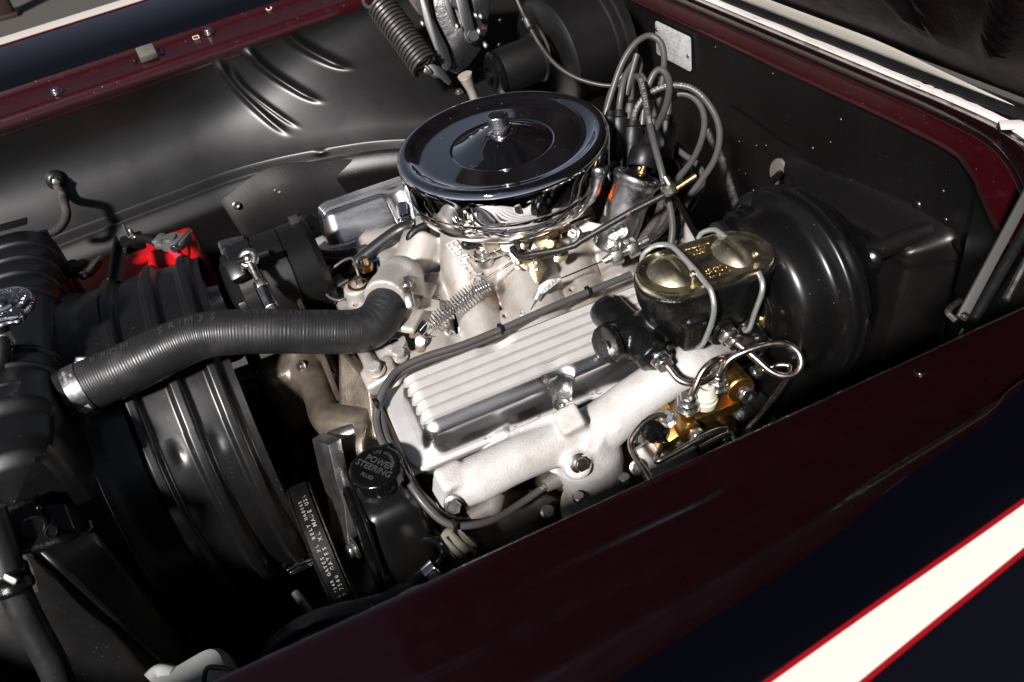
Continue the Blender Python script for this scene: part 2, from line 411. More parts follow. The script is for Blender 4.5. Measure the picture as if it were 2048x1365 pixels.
# stripe: two lines on the skin, each a strip a hair above it
def stripe(name, e0, e1, lift, mt):
    m = MB()
    def fn(u, v):
        x = -0.6 + 1.5 * u
        ya = e0[0] + (e0[1] - e0[0]) * (x + 0.14) / 0.208; yb = e1[0] + (e1[1] - e1[0]) * (x + 0.092) / 0.127
        y = ya + (yb - ya) * v
        return V((x, y, skin_at(min(-0.638, y - ny(x))) + lift))
    m.grid(fn, 60, 10); return m.build(name, mt, near)
SA = (U(1536, 1365, z=0.995).y, U(2048, 997, z=0.997).y); SB = (U(1748, 1365, z=0.988).y, U(2048, 1110, z=0.992).y)
stripe('red_pinstripe', SA, SB, 0.0006, K['red_line'])
stripe('cream_stripe', tuple(a - 0.0030 for a in SA), tuple(b + 0.0026 for b in SB), 0.0011, K['cream'])
# bolt and washer on the jamb
mb = MB(); p = U(1840, 745, z=0.9895)
mb.hexbolt(0.0050, 0.003, frame(p - V((0, 0, 0.0012)), (0, 0, 1))); mb.build('bolt', K['maroon'], near)
# ------------------------------------------------------------------ passenger-side fender
far = thing('front_fender', 'navy front fender on the far side with thin cream stripe and maroon inner rail', 'fender', (-0.3, 0.6, 1.0))
railp = arcp([(0.527, 0.998), (0.528, 1.010), (0.530, 1.017), (0.535, 1.021), (0.55, 1.023), (0.575, 1.026), (0.594, 1.029), (0.599, 1.032), (0.602, 1.0365)], 5)
sweep(lin(-1.2, 0.6, 60), railp, lambda x: 0.062 * (x + 0.578), lambda x: 0.022 * (x + 0.578)).build('rail', K['maroon_dirty'], far, sharp=50, recalc=True)
fskin = arcp([(0.602, 1.0367), (0.65, 1.050), (0.72, 1.058), (0.80, 1.060), (0.86, 1.052), (0.90, 1.03), (0.925, 0.97), (0.94, 0.8), (0.94, 0.5)], 8)
sweep(lin(-1.2, 0.6, 40), fskin, lambda x: 0.062 * (x + 0.578), lambda x: 0.022 * (x + 0.578)).build('outer_skin', K['navy'], far, sharp=60, recalc=True)
def fz_at(y):
    for (a, b), (c, d) in zip(fskin, fskin[1:]):
        if a <= y <= c: return b + (d - b) * (y - a) / (c - a)
    return fskin[-1][1]
def fstripe(name, y0, y1, lift, mt):
    def fn(u, v):
        x = -1.2 + 1.8 * u; y = y0 + (y1 - y0) * v
        return V((x, y + 0.062 * (x + 0.578), fz_at(y) + 0.022 * (x + 0.578) + lift))
    return MB().grid(fn, 30, 8).build(name, mt, far, recalc=True)
fstripe('red_pinstripe', 0.764, 0.826, 0.0008, K['red_line'])
fstripe('cream_stripe', 0.768, 0.822, 0.0016, K['cream'])
def rail_pt(px, py):
    # intersection with the rail surface
    p = U(px, py, z=1.026)
    for _ in range(4): p = U(px, py, z=1.026 + 0.022 * (p.x + 0.578) + (p.y - 0.062 * (p.x + 0.578) - 0.55) * 0.12)
    return p
for px, py in ((113, 185), (418, 66)):
    m = MB(); f = frame(rail_pt(px, py), (0.0, -0.25, 1))
    m.lathe([(0.0085, 0), (0.0085, 0.0015), (0.0055, 0.002)], f, 20); m.hexbolt(0.0062, 0.006, f @ Matrix.Translation((0, 0, 0.001)), False)
    m.build('rail_bolt', K['zinc'], far)
m = MB(); f = frame(rail_pt(297, 113), (0.0, -0.3, 1), (1, 0.06, 0.02))
m.prism([(-0.0135, -0.014), (0.0135, -0.014), (0.0135, 0.014), (-0.0135, 0.014)], 0.012, f, 0.002)
m.lathe([(0.0022, 0.012), (0.0022, 0.0128), (0, 0.0128)], f, 10)
m.build('rubber_bumper', K['primer'], far)
for px, py, w in ((392, 76, 1), (538, 18, 0)):
    m = MB(); f = frame(rail_pt(px, py), (0.0, -0.25, 1), (1, 0.06, 0))
    if w:
        for sx, sy, q, r in ((-.0045, 0, .0012, .009), (.0045, 0, .0012, .009), (0, .0045, .009, .0012), (0, -.0045, .009, .0012)):
            m.box((q, r, .001), f @ Matrix.Translation((sx, sy, .0006)))
    else: m.lathe([(0.0052, 0), (0.0052, .001), (0.0036, .001), (.0036, 0)], f, 18)
    m.build('clip_hole', K['cream'], far)
for dx in (-0.022, 0.022):                      # crimps beside the bumper
    m = MB(); m.ball(0.008, frame(rail_pt(297, 113) + V((dx, 0.004, 0)), (0, -0.3, 1)), 14, (0.35, 1.0, 0.45)); m.build('crimp', K['maroon_dirty'], far)

# ------------------------------------------------------------------ passenger-side inner fender (one pressed sheet with wheel-house ribs)
A_, B_ = V((1, 0.062, 0.022)), None
inner = thing('inner_fender', 'satin black pressed inner fender panel along the far side below the maroon rail', 'panel', (-0.2, 0.5, 0.8))
def inner_pt(u, v):
    x = -0.95 + 1.20 * u
    ytop = 0.526 + 0.062 * (x + 0.578); ztop = 1.006 + 0.022 * (x + 0.578)
    # profile from rail down to the ledge: hollow wall, then nearly flat shelf
    if v < 0.62:
        t = v / 0.62
        y = ytop + 0.03 * math.sin(t * math.pi * 0.5) ** 1.2 - 0.088 * t ** 2.6
        z = ztop - 0.155 * t
    elif v < 0.76:
        t = (v - 0.62) / 0.14
        y = ytop - 0.058 - 0.012 * t; z = ztop - 0.155 - 0.018 * sstep(0, .55, t) + 0.006 * sstep(.6, 1, t)
    else:
        t = (v - 0.76) / 0.24
        y = ytop - 0.070 - 0.018 * sstep(0, 0.25, t) + 0.010 * t; z = ztop - 0.168 - 0.16 * t ** 1.1
    # wheel-house bulges towards the engine at the rear
    b = sstep(-0.34, 0.22, x)
    y -= 0.20 * b * sstep(0.0, 0.55, v) * (1 - 0.25 * sstep(0.7, 1, v))
    z -= 0.05 * sstep(-0.1, 0.25, x) * sstep(0.0, 0.5, v)
    # pressed ribs curving down over the wheel-house
    for x0, dx, v0, v1, h, w in ((-0.255, 0.058, 0.02, 0.52, 0.0085, 0.0065), (-0.240, 0.064, 0.10, 0.50, 0.0055, 0.0045), (-0.205, 0.075, 0.0, 0.40, 0.0105, 0.0075), (-0.140, 0.075, -0.05, 0.28, 0.012, 0.010)):
        t = (v - v0) / (v1 - v0)
        if -0.1 < t < 1.1:
            xc = x0 + dx * max(0, t) ** 1.7
            amp = sstep(-0.05, 0.15, t) * (1 - sstep(0.85, 1.06, t))
            q = (x - xc) / w
            y -= h * amp * math.exp(-q * q); 
    # oil-can waviness, a dimple
    y += 0.0012 * noise.noise(V((x * 7, v * 5, 0.3)))
    q = math.hypot((x + 0.157) / 0.008, (v - 0.645) / 0.012); y -= 0.004 * math.exp(-q * q)
    return V((x, y, z))
MB().grid(inner_pt, 420, 150).build('pressed_sheet', K['satin'], inner, sharp=60)
# ribbed relief near the front: headlamp plug with braided lead
def inner_at(px, py, it=40):
    best = None
    for i in range(121):
        for j in range(61):
            p = inner_pt(i / 120, j / 60); c = p - CAM; z = c.dot(fwd)
            qx = CX + FPX * c.dot(right) / z; qy = CY + FPX * c.dot(down) / z
            e = (qx - px) ** 2 + (qy - py) ** 2
            if best is None or e < best[0]: best = (e, p)
    return best[1]
plug = thing('lamp_plug', 'round black grommet with a braided black lead on the far inner fender', 'cable', inner_at(113, 362))
p = inner_at(113, 362); m = MB(); f = frame(p, (0.1, -1, 0.25))
m.lathe([(0.0155, -0.002), (0.0155, 0.003), (0.012, 0.008), (0.009, 0.009), (0.009, 0.016), (0, 0.016)], f, 24); m.build('grommet', K['rubber'], plug)
m = MB(); m.prism(hexprism(0.006), 0.012, f @ Matrix.Translation((0, 0, 0.014)), 0.001); m.build('connector', K['stud'], plug)
q = p + V((0.0, -0.03, -0.012))
m = MB(); m.tube(spline([p + V((0, -0.02, 0)), q + V((0.004, -0.006, -0.006)), U(128, 402, d=1.28), U(133, 430, d=1.27), U(120, 455, d=1.26), U(96, 468, d=1.25), U(60, 470, d=1.24)], 8), 0.0065, 12); m.build('lead', K['braid'], plug)
# lower splash flap with rounded top, screwed to the ledge
flap = thing('splash_flap', 'black fibre splash flap screwed under the far fender ledge behind the alternator', 'panel', (-0.2, 0.42, 0.72))
def fl(px, py, k=0.0): return U(px, py, y=0.425 - k)
edge = [(440, 402), (505, 352), (560, 330), (640, 322), (720, 318), (760, 318), (785, 322), (797, 340), (812, 372)]
m = MB()
top = spline([fl(*e, k=0.02 * i / 8) for i, e in enumerate(edge)], 5)
N = len(top)
vs = top + [t + V((0.01, 0.012 * math.sin(i * 0.5) * 0.3, -0.06)) for i, t in enumerate(top)] + [t + V((0.02, 0.008, -0.16)) for t in top]
m.add(vs, [(k * N + i, k * N + i + 1, (k + 1) * N + i + 1, (k + 1) * N + i) for k in range(2) for i in range(N - 1)])
m.build('flap_sheet', mat('fibre_flap', (0.016, 0.0155, 0.0155), 0, 0.55, bump=(600, 0.6), rvar=0.12, rscale=12), flap, solid=0.002, recalc=True)
for px, py, kk in ((473, 411, .002), (555, 381, .004), (723, 335, .011)):
    m = MB(); f = frame(fl(px, py, kk), (0, -1, 0.25)); m.lathe([(0.0068, 0), (0.0066, 0.002), (0.0045, 0.0035), (0.002, 0.003), (0.0, 0.0018)], f, 20); m.build('screw', K['zinc'], flap)
# dark closing panels far below so that the bay has a floor between frame rails
m = MB(); m.box((1.6, 0.05, 0.20), Matrix.Translation((0, 0.42, 0.42)), 0.01); a = m.build('frame_rail', K['iron'], None); tag(a, 'dark painted frame rail deep in the bay on the passenger side', 'frame rail')
m = MB(); m.box((1.6, 0.07, 0.12), Matrix.Translation((0.1, -0.40, 0.40)), 0.01); a = m.build('frame_rail', K['iron'], None); tag(a, 'dark frame rail low on the driver side below the power steering hoses', 'frame rail')
m = MB(); m.box((0.16, 1.0, 0.10), frame(V((-0.12, 0, 0.36)), (0, 0, 1)), 0.02); a = m.build('crossmember', K['iron'], None); tag(a, 'dark steel crossmember lying deep under the front of the engine', 'crossmember')
apron = MB().grid(lambda u, v: V((-1.0 + 2.0 * u, -0.534 + 0.045 * v ** 2, 0.90 - 0.45 * v)), 24, 10).build('inner_fender', K['satin'], None, sharp=60)
tag(apron, 'black inner fender apron hanging under the nearest fender lip', 'panel')

# ------------------------------------------------------------------ firewall and cowl
fw = thing('firewall', 'black painted firewall panel across the back of the engine bay', 'firewall', (0.42, 0, 0.7))
cpx = [(1260, 0), (1500, 105), (1700, 200), (1800, 240), (1902, 300), (1943, 344), (1964, 391), (1990, 447), (2017, 482), (2048, 505)]
cow = [U(*c, z=0.948) for c in cpx]
cow = [V((0.421, 0.75, 0.948)), V((0.420, 0.60, 0.948))] + [V((0.421, c.y, .948)) if i < 4 else c for i, c in enumerate(cow)] + [V((0.322, -0.50, 0.948)), V((0.31, -0.56, 0.948))]
cowl_path = spline(cow, 8)
def fw_x(y, z):
    """front face of the firewall: upright sheet with a pressed panel, a shallow crease and a toe-board box"""
    for a, b in zip(cowl_path, cowl_path[1:]):
        if b.y <= y <= a.y:
            x = a.x + (b.x - a.x) * (a.y - y) / max(1e-6, a.y - b.y); break
    else: x = 0.421
    edge = x
    x = 0.423 + (edge - 0.423) * sstep(0.80, 0.948, z)
    if y < -0.33: x = edge
    x += 0.006 * sstep(0.045, 0.060, 0.135 - abs(y - 0.155)) * 0
    d = 0.0
    # crease that leaves a large pressed field
    cr = 0.842 + 0.25 * (0.05 - y) * -0.35
    d += 0.004 * sstep(0.004, -0.004, z - cr) * sstep(0.16, 0.12, y)
    d += 0.003 * sstep(0.150, 0.140, y) * sstep(0.80, 0.86, z)
    # toe-board box
    zt = 0.818 + 0.028 * sstep(0.05, -0.25, y)
    bx = sstep(0.006, -0.014, z - zt) * sstep(0.05, -0.10, y) * (1 - sstep(-0.272, -0.298, y))
    d -= (0.052 + 0.12 * max(0.0, zt - 0.02 - z)) * bx
    d += 0.0016 * noise.noise(V((y * 6, z * 6, 1.7)))
    return x + d
def fwp(u, v):
    y = 0.75 - 1.29 * u; z = 0.948 - 0.50 * v
    return V((fw_x(y, z), y, z))
m = MB(); m.tube(spline([V((0.414, -0.296, 0.846)), V((0.408, -0.335, 0.826)), V((0.375, -0.37, 0.80)), V((0.35, -0.41, .78))], 6), 0.0030, 8); m.build('seam_sealer', K['gloss_black'], fw)
MB().grid(fwp, 300, 150) .build('firewall_sheet', mat('firewall_paint', (0.0040, 0.0036, 0.0035), 0, 0.42, spec=0.7, bump=(350, .06), rvar=.05, rscale=9, specks=.004), fw, sharp=50, recalc=False)
# cowl rim in strips following the same curve
def out_dir(i):
    t = (cowl_path[min(i + 1, len(cowl_path) - 1)] - cowl_path[max(i - 1, 0)]); t.z = 0; t.normalize()
    return V((-t.y, t.x, 0))
cowl = thing('cowl', 'maroon cowl rim with white overspray line curving round the top of the firewall', 'cowl', (0.45, 0, 0.948))
def rim(name, prof, mt, rag=0.0, par=None, ends=(0, None)):
    m = MB(); pts = cowl_path[ends[0]:ends[1]]; n = len(prof)
    vs = []
    for i, p in enumerate(pts):
        o = out_dir(i + ends[0])
        for j, (a, z) in enumerate(prof):
            jit = rag * noise.noise(V((i * 1.7, j * 3.1, 0.5))) if 0 < j else 0
            vs.append(p + o * (a + jit) + V((0, 0, z)))
    m.add(vs, [(i * n + j, i * n + j + 1, (i + 1) * n + j + 1, (i + 1) * n + j) for i in range(len(pts) - 1) for j in range(n - 1)])
    return m.build(name, mt, par or cowl, sharp=45, recalc=True)
big = len(cowl_path)
rim('jamb_flange', arcp([(-0.001, -0.004), (0.000, 0.0012), (0.004, 0.0020), (0.028, 0.0025), (0.033, 0.003)], 4), K['maroon_dirty'])
rim('drain_channel', arcp([(0.0331, 0.0031), (0.036, 0.0058), (0.039, 0.0050), (0.044, 0.0042), (0.051, 0.0042), (0.055, 0.0070), (0.0585, 0.0066), (0.066, 0.0045), (0.071, 0.0045)], 5), K['maroon'])
rim('white_edge', arcp([(0.0701, 0.0050), (0.073, 0.0075), (0.080, 0.0080)], 4), K['white_paint'], 0.003)
rim('edge_sealer', arcp([(-0.0006, -0.004), (-0.0008, -0.001), (0.000, 0.0008), (0.0006, 0.0014)], 3), mat('dark_sealer', (0.018, 0.016, 0.016), 0, .5, bump=(200, .4)))
m = MB(); sp = []
for i, p in enumerate(cowl_path):
    if p.y > -0.33: sp.append(V((0.513, p.y, 0.957 - 0.0)))
sp += [V((0.505, -0.37, 0.957)), V((0.49, -0.42, .957)), V((0.47, -0.48, .957)), V((0.45, -0.56, .957))]
m.tube(sp, 0.0115, 14); seal = m.build('weather_seal', K['rubber'], None); tag(seal, 'round black rubber weather seal lying between white cowl edge and cream strip', 'seal')
# cream paint patch at the corner
pp = U(2030, 250, z=0.957); m = MB(); m.box((0.030, 0.020, 0.002), frame(pp, (0, 0, 1), (0.6, -0.5, 0)), 0.0008); m.build('paint_patch', K['white_paint'], cowl)
# maroon body corner outside the rim
def corner(u, v):
    i = int(round((0.50 + 0.5 * u) * (big - 1))); p = cowl_path[i]; o = out_dir(i)
    return p + o * (0.071 + 0.16 * v) + V((0, 0, 0.0045 + 0.012 * math.sin(v * 2.5)))
MB().grid(corner, 40, 12).build('body_corner', K['maroon'], cowl, recalc=True)
# data plate
K['lettering_metal'] = mat('stamped_metal', (0.42, 0.42, 0.42), 0.3, .5)
dp = frame(U(1347, 92, x=0.4175), (-1, 0, 0.0), (0, -1, 0))
w, h = 0.104, 0.056
m = MB(); m.prism(fillet([(-w / 2, -h / 2), (w / 2, -h / 2), (w / 2, h / 2), (-w / 2, h / 2)], 0.006), 0.0016, dp, 0.0004)
pl = m.build('data_plate', K['plate'], fw)
for sx, sy in ((0.044, -0.004), (-0.047, 0.014)):
    m = MB(); m.ball(0.0034, dp @ Matrix.Translation((sx, sy, 0.0016)), 14, (1, 1, 0.6)); m.build('rivet', K['zinc'], pl)
lines = [('CHEVROLET DIVISION', 0.0048, 0.0225), ('GENERAL MOTORS CORP', 0.0040, 0.0165), ('STYLE NO 54 1037D', 0.0046, 0.0095), ('BODY NO  B1160', 0.0050, 0.0025), ('TRIM 306  ACC', 0.0046, -0.0045), ('PAINT NO 490', 0.0048, -0.012), ('BODY BY FISHER', 0.0046, -0.0225)]
for b, sz, yy in lines:
    text('plate_lettering', b, sz * 1.15, dp @ Matrix.Translation((0, yy * 0.92, 0.0017)), K['lettering_metal'], pl, 0.0004)
# grommet with cable
gp = V(U(1565, 345, x=0.424)); f = frame(gp + V((-0.002, 0, 0)), (-1, 0, 0.1))
gm = thing('cable_grommet', 'dusty grey round grommet with black cable through the firewall above the brake booster', 'grommet', gp)
m = MB(); m.lathe([(0.021, -0.002), (0.0215, 0.003), (0.019, 0.006), (0.008, 0.007), (0, 0.0075)], f, 32); m.build('disc', K['primer'], gm)
m = MB(); m.tube(spline([gp + V((-0.004, -0.0, 0)), U(1555, 353, d=1.19), U(1535, 372, d=1.15), U(1505, 405, d=1.12), U(1470, 440, d=1.12)], 6), 0.0052, 12); m.build('cable', K['rubber'], gm)
# small screws, plugs and holes
for px, py, r in ((1477, 284, .003), (1512, 292, .0026), (1531, 292, .0026), (1477, 341, .0022), (1490, 348, .0022), (1505, 382, .004), (1624, 297, .003), (1660, 285, .0022), (1834, 410, .006), (1885, 383, .0028), (1890, 440, .0034), (1953, 423, .0034), (1545, 148, .002), (1680, 240, .003), (1430, 95, .002)):
    p = U(px, py, x=0.42)
    for _ in range(4): p = U(px, py, x=fw_x(p.y, p.z) - 0.0004)
    m = MB(); m.ball(r, frame(p, (-1, 0, 0.1)), 12, (1, 1, 0.5)); m.build('screw_head', K['satin_smooth'], fw)

# ------------------------------------------------------------------ hood, raised
hood = thing('hood', 'raised hood seen from below at top right, dark creased underside', 'hood', (0.5, 0, 0.985))
def hood_pt(u, v):
    y = -0.66 + 1.32 * u; s = 1.32 * v - 0.022
    a = math.radians(52 - 2.5 * v)
    x = 0.522 - s * math.cos(a); z = 1.002 + s * math.sin(a)
    n = V((-math.sin(a), 0, -math.cos(a)))
    w = 0.0
    for k in range(4):
        c = -0.17 - 0.055 * k - 0.10 * v
        w += 0.011 * math.exp(-((y - c - 0.05 * math.sin(s * 9 + k)) / 0.014) ** 2) * sstep(0.02, 0.08, s)
    w += 0.007 * noise.noise(V((y * 9 + s * 4, s * 9, 2.2))) * sstep(0, 0.05, s)
    w += (0.015 * sstep(0.0, 0.12, s) + 0.035 * sstep(0.40, 0.72, s)) * sstep(0.60, 0.66, abs(y))
    return V((x, y, z)) + n * w
MB().grid(hood_pt, 130, 110).build('underside', mat('hood_underside', (0.012, 0.0095, 0.0105), 0, 0.5, bump=(120, 0.6), rvar=0.12, rscale=14, cvar=(0.04, 0.012, 0.016), cscale=12, specks=0.03, spscale=250, speckcol=(0.25, 0.23, 0.22)), hood, sharp=60, solid=0.02, recalc=True)
def lip(u, v):
    y = 0.70 - 1.0 * u; h = 1 - sstep(-0.02, -0.30, y) * 0.97
    t = (v - 0.12) * h
    return V((0.5085 - 0.0085 * t - 0.0035 * math.sin(math.pi * min(1, max(0, v))) * h, y, 0.9655 + 0.0225 * t))
MB().grid(lip, 60, 10).build('cream_lip', K['cream'], hood, recalc=True, solid=0.003)
m = MB()
for k in range(3):
    c0 = U(2030 - 12 * k, 20 + 30 * k, x=0.47)
    m.ball(0.004, frame(c0, (-1, 0, -0.6)), 12, (1.6, 0.5, 0.4))
s = m.build('paint_runs', K['plate'], hood); s['kind'] = 'stuff'

# hood prop and stay on the driver side
prop = thing('hood_prop', 'long flat black hood prop rod, its lit face coloured grey, standing on the near fender at right', 'rod', U(1910, 640, d=0.74))
m = MB(); a, b = U(1922, 637, d=0.755), U(2075, 350, d=0.78); d_ = (b - a)
m.box((0.009, 0.004, d_.length), frame((a + b) / 2, d_, fwd.cross(d_)), 0.0008); m.build('rod', mat('rod_lit_face', (0.09, 0.088, 0.086), .2, .45, bump=(400, .2)), prop)  # paler grey puts the lit face of the black rod into colour
m = MB(); m.tube([U(1946, 640, d=.775), U(2095, 385, d=.80)], 0.0052, 10); m.build('rod', K['rubber'], prop)
m = MB(); m.tube(spline([U(1912, 642, d=.74), U(1896, 626, d=.745), U(1905, 612, d=.75), U(1920, 602, d=.755)], 6), 0.0026, 8); m.build('hook', K['stud'], prop)
m = MB(); m.box((0.007, 0.004, 0.005), frame(U(1932, 632, d=.748), (1, 0, 0)), .0008); m.build('catch', K['zinc'], prop)
m = MB(); a, b = U(2012, 600, d=0.74), U(2080, 470, d=0.75); m.tube([a, b], 0.0034, 8); st = m.build('stay_rod', K['stud'], None); tag(st, 'thin grey stay rod at the right edge beside the hood prop', 'rod')
m = MB(); m.tube(spline([U(1925, 660, d=.70), U(1902, 700, d=.665), U(1870, 745, d=.645), U(1845, 800, d=.63)], 6), 0.0011, 6); st = m.build('drain_wire', K['iron'], None); tag(st, 'thin dark wire lying over the near fender lip below the hood prop', 'wire')
# ================================================================== radiator
rad = thing('radiator', 'black ribbed radiator tank at the left edge with silver filler cap', 'radiator', (-0.59, 0.05, 0.75))
def tank(u, v):
    # section in x-z: rounded top; u runs along y (driver end -> passenger end)
    y = -0.170 + 0.452 * u
    prof = spline([V((-0.655, 0, 0.855)), V((-0.655, 0, 0.925)), V((-0.640, 0, 0.948)), V((-0.60, 0, 0.955)), V((-0.568, 0, 0.950)), V((-0.549, 0, 0.932)), V((-0.545, 0, 0.90)), V((-0.545, 0, 0.845))], 6)
    i = v * (len(prof) - 1); a = int(min(len(prof) - 2, i)); p = prof[a].lerp(prof[a + 1], i - a)
    # bands pressed across the tank
    rib = 0.0
    for yc in (0.245, 0.205, 0.165, 0.125, -0.004, -0.036):
        q = (y - yc) / 0.0030; rib += 0.0048 * math.exp(-q * q)
    for yc, w in ((0.225, .012), (0.185, .012), (0.145, .012)):
        rib -= 0.0012 * math.exp(-((y - yc) / w) ** 4)
    # the driver end steps down and rounds off
    e = sstep(-0.135, -0.172, y)
    c = V((-0.60, 0, 0.895))
    dvec = (p - c)
    sc = 1 - 0.10 * e - 0.16 * sstep(-0.155, -0.172, y)
    stepdown = 0.012 * sstep(-0.088, -0.108, y)
    q = c + dvec * sc + dvec.normalized() * rib
    if (q.z > 0.93): q.z -= stepdown
    # long recess in the top near the driver end
    r = max(abs(y + 0.074) / 0.010, abs(p.x + 0.605) / 0.030)
    if p.z > 0.93: q.z -= 0.0028 * (1 - sstep(0.75, 1.05, r))
    return V((q.x, y, q.z))
m = MB(); m.grid(tank, 420, 42)
# close the driver end
endp = [tank(0, j / 42) for j in range(43)]
m.add(endp + [V((-0.60, -0.178, 0.895))], [(j + 1, j, 43) for j in range(42)])
m.build('tank', K['satin_smooth'], rad, sharp=60, recalc=True)
m = MB(); m.box((0.05, 0.50, 0.36), Matrix.Translation((-0.605, 0.055, 0.665)), 0.004); m.build('core', K['iron'], rad)
m = MB(); m.box((0.10, 0.006, 0.08), frame(V((-0.60, 0.290, 0.900)), (0, 0.1, 1)), 0.003)
m.box((0.07, 0.02, 0.003), frame(V((-0.60, 0.290, 0.962)), (0.05, 0.05, 1)), 0.001); m.build('end_bracket', K['rough_black'], rad)
# neck that the hose slides on
he = U(150, 785, d=0.915)
m = MB(); m.lathe([(0.022, -0.03), (0.0235, 0.01)], frame(he, (1, -0.05, 0.2)), 24); m.build('neck', K['rough_black'], rad)
cap = thing('filler_cap', 'silver pressure cap with stamped lettering and side tab on the radiator tank', 'cap', U(8, 612, d=0.90))
cf = frame(U(8, 612, d=0.90), (0.05, -0.06, 1), (1, 0, 0))
def capmod(a, h): return 1 + (0.22 * (math.exp(-((a - 5.15) / 0.20) ** 2) + math.exp(-((a - 2.0) / 0.20) ** 2)) if h < 0.004 else 0)
m = MB(); m.lathe([(0.0, -0.012), (0.020, -0.012), (0.029, -0.007), (0.030, -0.003), (0.0295, 0.001), (0.0285, 0.0035), (0.027, 0.0045), (0.0165, 0.0048), (0.0155, 0.0075), (0.0135, 0.0082), (0.011, 0.006), (0.009, 0.0056), (0.006, 0.0056), (0.0055, 0.0078), (0.003, 0.0086), (0, 0.0086)], cf, 72, capmod)
m.build('cap_shell', mat('cap_chrome', (0.62, 0.62, 0.64), 1, 0.12, rvar=0.05), cap)
arctext('stamped_letters', 'CAUTION HOT OPEN SLOWLY 16 LB', 0.0062, 0.0218, 2.5, -0.215, cf @ Matrix.Translation((0, 0, 0.0048)), K['zinc'], cap)
m = MB(); m.tube(spline([U(2, 650, d=0.90), U(8, 690, d=0.89), U(-6, 760, d=0.88), U(-30, 860, d=.87)], 6), 0.0075, 12)
ov = m.build('overflow_tube', K['rubber'], None); tag(ov, 'thin black overflow hose hanging below the silver radiator cap', 'hose')
m = MB(); m.lathe([(0.008, 0), (0.008, 0.014)], frame(U(6, 668, d=.893), (0.1, -0.5, -1)), 14); m.build('nozzle', K['zinc'], cap)

# bracket and side support of the radiator on the driver side
brk = thing('radiator_bracket', 'chipped black sheet bracket with two rivets under the radiator tank end', 'bracket', (-0.60, -0.2, 0.80))
def poly3(px, d, mtname, par, name, th=0.003, **k):
    P = [U(x, y, d=(d[i] if isinstance(d, (list, tuple)) else d)) for i, (x, y) in enumerate(px)]
    m = MB(); m.add(P, [tuple(range(len(P)))]); return m.build(name, K[mtname], par, solid=th, recalc=False, bevel=0.0008, **k)
def patch(px4, d4, nu=16, nv=16, bul=0.0):
    """curved sheet spanned by four corner points"""
    a, b, c, d = [U(x, y, d=z) for (x, y), z in zip(px4, d4)]
    n = (b - a).cross(d - a).normalized()
    def fn(u, v):
        p = a.lerp(b, u).lerp(d.lerp(c, u), v)
        return p + n * bul * (1 - (2 * u - 1) ** 2) * (1 - (2 * v - 1) ** 2)
    return MB().grid(fn, nu, nv)
m = patch([(-25, 915), (78, 872), (152, 1066), (-25, 1075)], [0.83, 0.84, 0.845, 0.80], 24, 24, -0.006); m.build('sheet', K['chipped_black'], brk, solid=0.003)
for px, py in ((18, 913), (65, 891), (20, 957)):
    m = MB(); m.lathe([(0.0045, 0), (0.0045, 0.0014), (0.003, 0.0022), (0, 0.0022)], frame(U(px, py, d=0.826), -fwd), 16); m.build('rivet', K['stud'], brk)
m = patch([(-25, 1040), (78, 990), (140, 1085), (-25, 1130)], [0.80, 0.815, 0.80, 0.775], 8, 8); m.build('lower_plate', K['rough_black'], brk, solid=0.003)
for px, py, r in ((68, 1055, .011), (102, 1064, .006), (78, 1016, .0022)):
    m = MB(); m.lathe([(r, 0), (r, 0.0010), (r * .8, 0.0014), (r * .75, 0.0004), (0, 0.0004)], frame(U(px, py, d=0.793), (0.45, -0.8, 0.35)), 18); m.build('punched_hole', K['rubber'], brk)
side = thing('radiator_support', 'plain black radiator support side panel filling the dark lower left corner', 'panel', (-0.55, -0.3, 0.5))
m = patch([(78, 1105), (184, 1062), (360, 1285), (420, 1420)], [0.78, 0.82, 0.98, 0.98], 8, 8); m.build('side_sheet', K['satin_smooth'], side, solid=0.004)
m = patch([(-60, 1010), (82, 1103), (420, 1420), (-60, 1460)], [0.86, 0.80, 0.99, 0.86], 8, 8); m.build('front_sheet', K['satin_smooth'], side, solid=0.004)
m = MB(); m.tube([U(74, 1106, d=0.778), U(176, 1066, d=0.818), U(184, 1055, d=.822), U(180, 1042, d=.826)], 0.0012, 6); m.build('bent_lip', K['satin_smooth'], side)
m = MB(); m.box((0.75, 0.80, 0.012), Matrix.Translation((-0.50, 0.0, 0.40)), 0.003); m.box((0.05, 0.80, 0.10), Matrix.Translation((-0.30, 0.0, 0.43)), 0.01); o = m.build('darkening_pan', K['iron'], None); tag(o, 'grimy pan added to darken the bay below fan shroud and pulleys', 'pan')  # added under the bay to darken it and hide the bright ground
m = MB(); m.box((0.02, 1.2, 0.55), Matrix.Translation((-0.86, 0, 0.66)), 0.004); gp_ = m.build('sun_block_panel', K['satin_smooth'], None); tag(gp_, 'unseen black panel added to block the sun ahead of the radiator', 'panel')  # unseen panel added to stop the sun entering from the front
lh = thing('coolant_pipe', 'black coolant pipe with a worm clamp running down the lower left corner', 'hose', U(40, 1190, d=0.78))
pts = spline([U(-20, 1020, d=0.77), U(4, 1095, d=0.775), U(30, 1180, d=0.78), U(62, 1250, d=0.79), U(105, 1330, d=0.80), U(140, 1420, d=0.82)], 8)
m = MB(); m.tube(pts, 0.0135, 16); m.build('pipe', K['hose'], lh)
m = MB(); a, b = U(14, 1140, d=0.778), U(32, 1180, d=0.782); f = frame((a + b) / 2, b - a)
m.lathe([(0.0165, -0.011), (0.0172, -0.010), (0.0172, -0.005), (0.0165, -0.004), (0.0165, 0.004), (0.0172, 0.005), (0.0172, 0.010), (0.0165, 0.011)], f, 28); m.build('clamp_band', K['rough_black'], lh)
m = MB(); m.box((0.014, 0.007, 0.006), frame(U(22, 1158, d=0.765), -fwd, right - down * -0.5), 0.002); m.build('clamp_screw', K['stud'], lh)
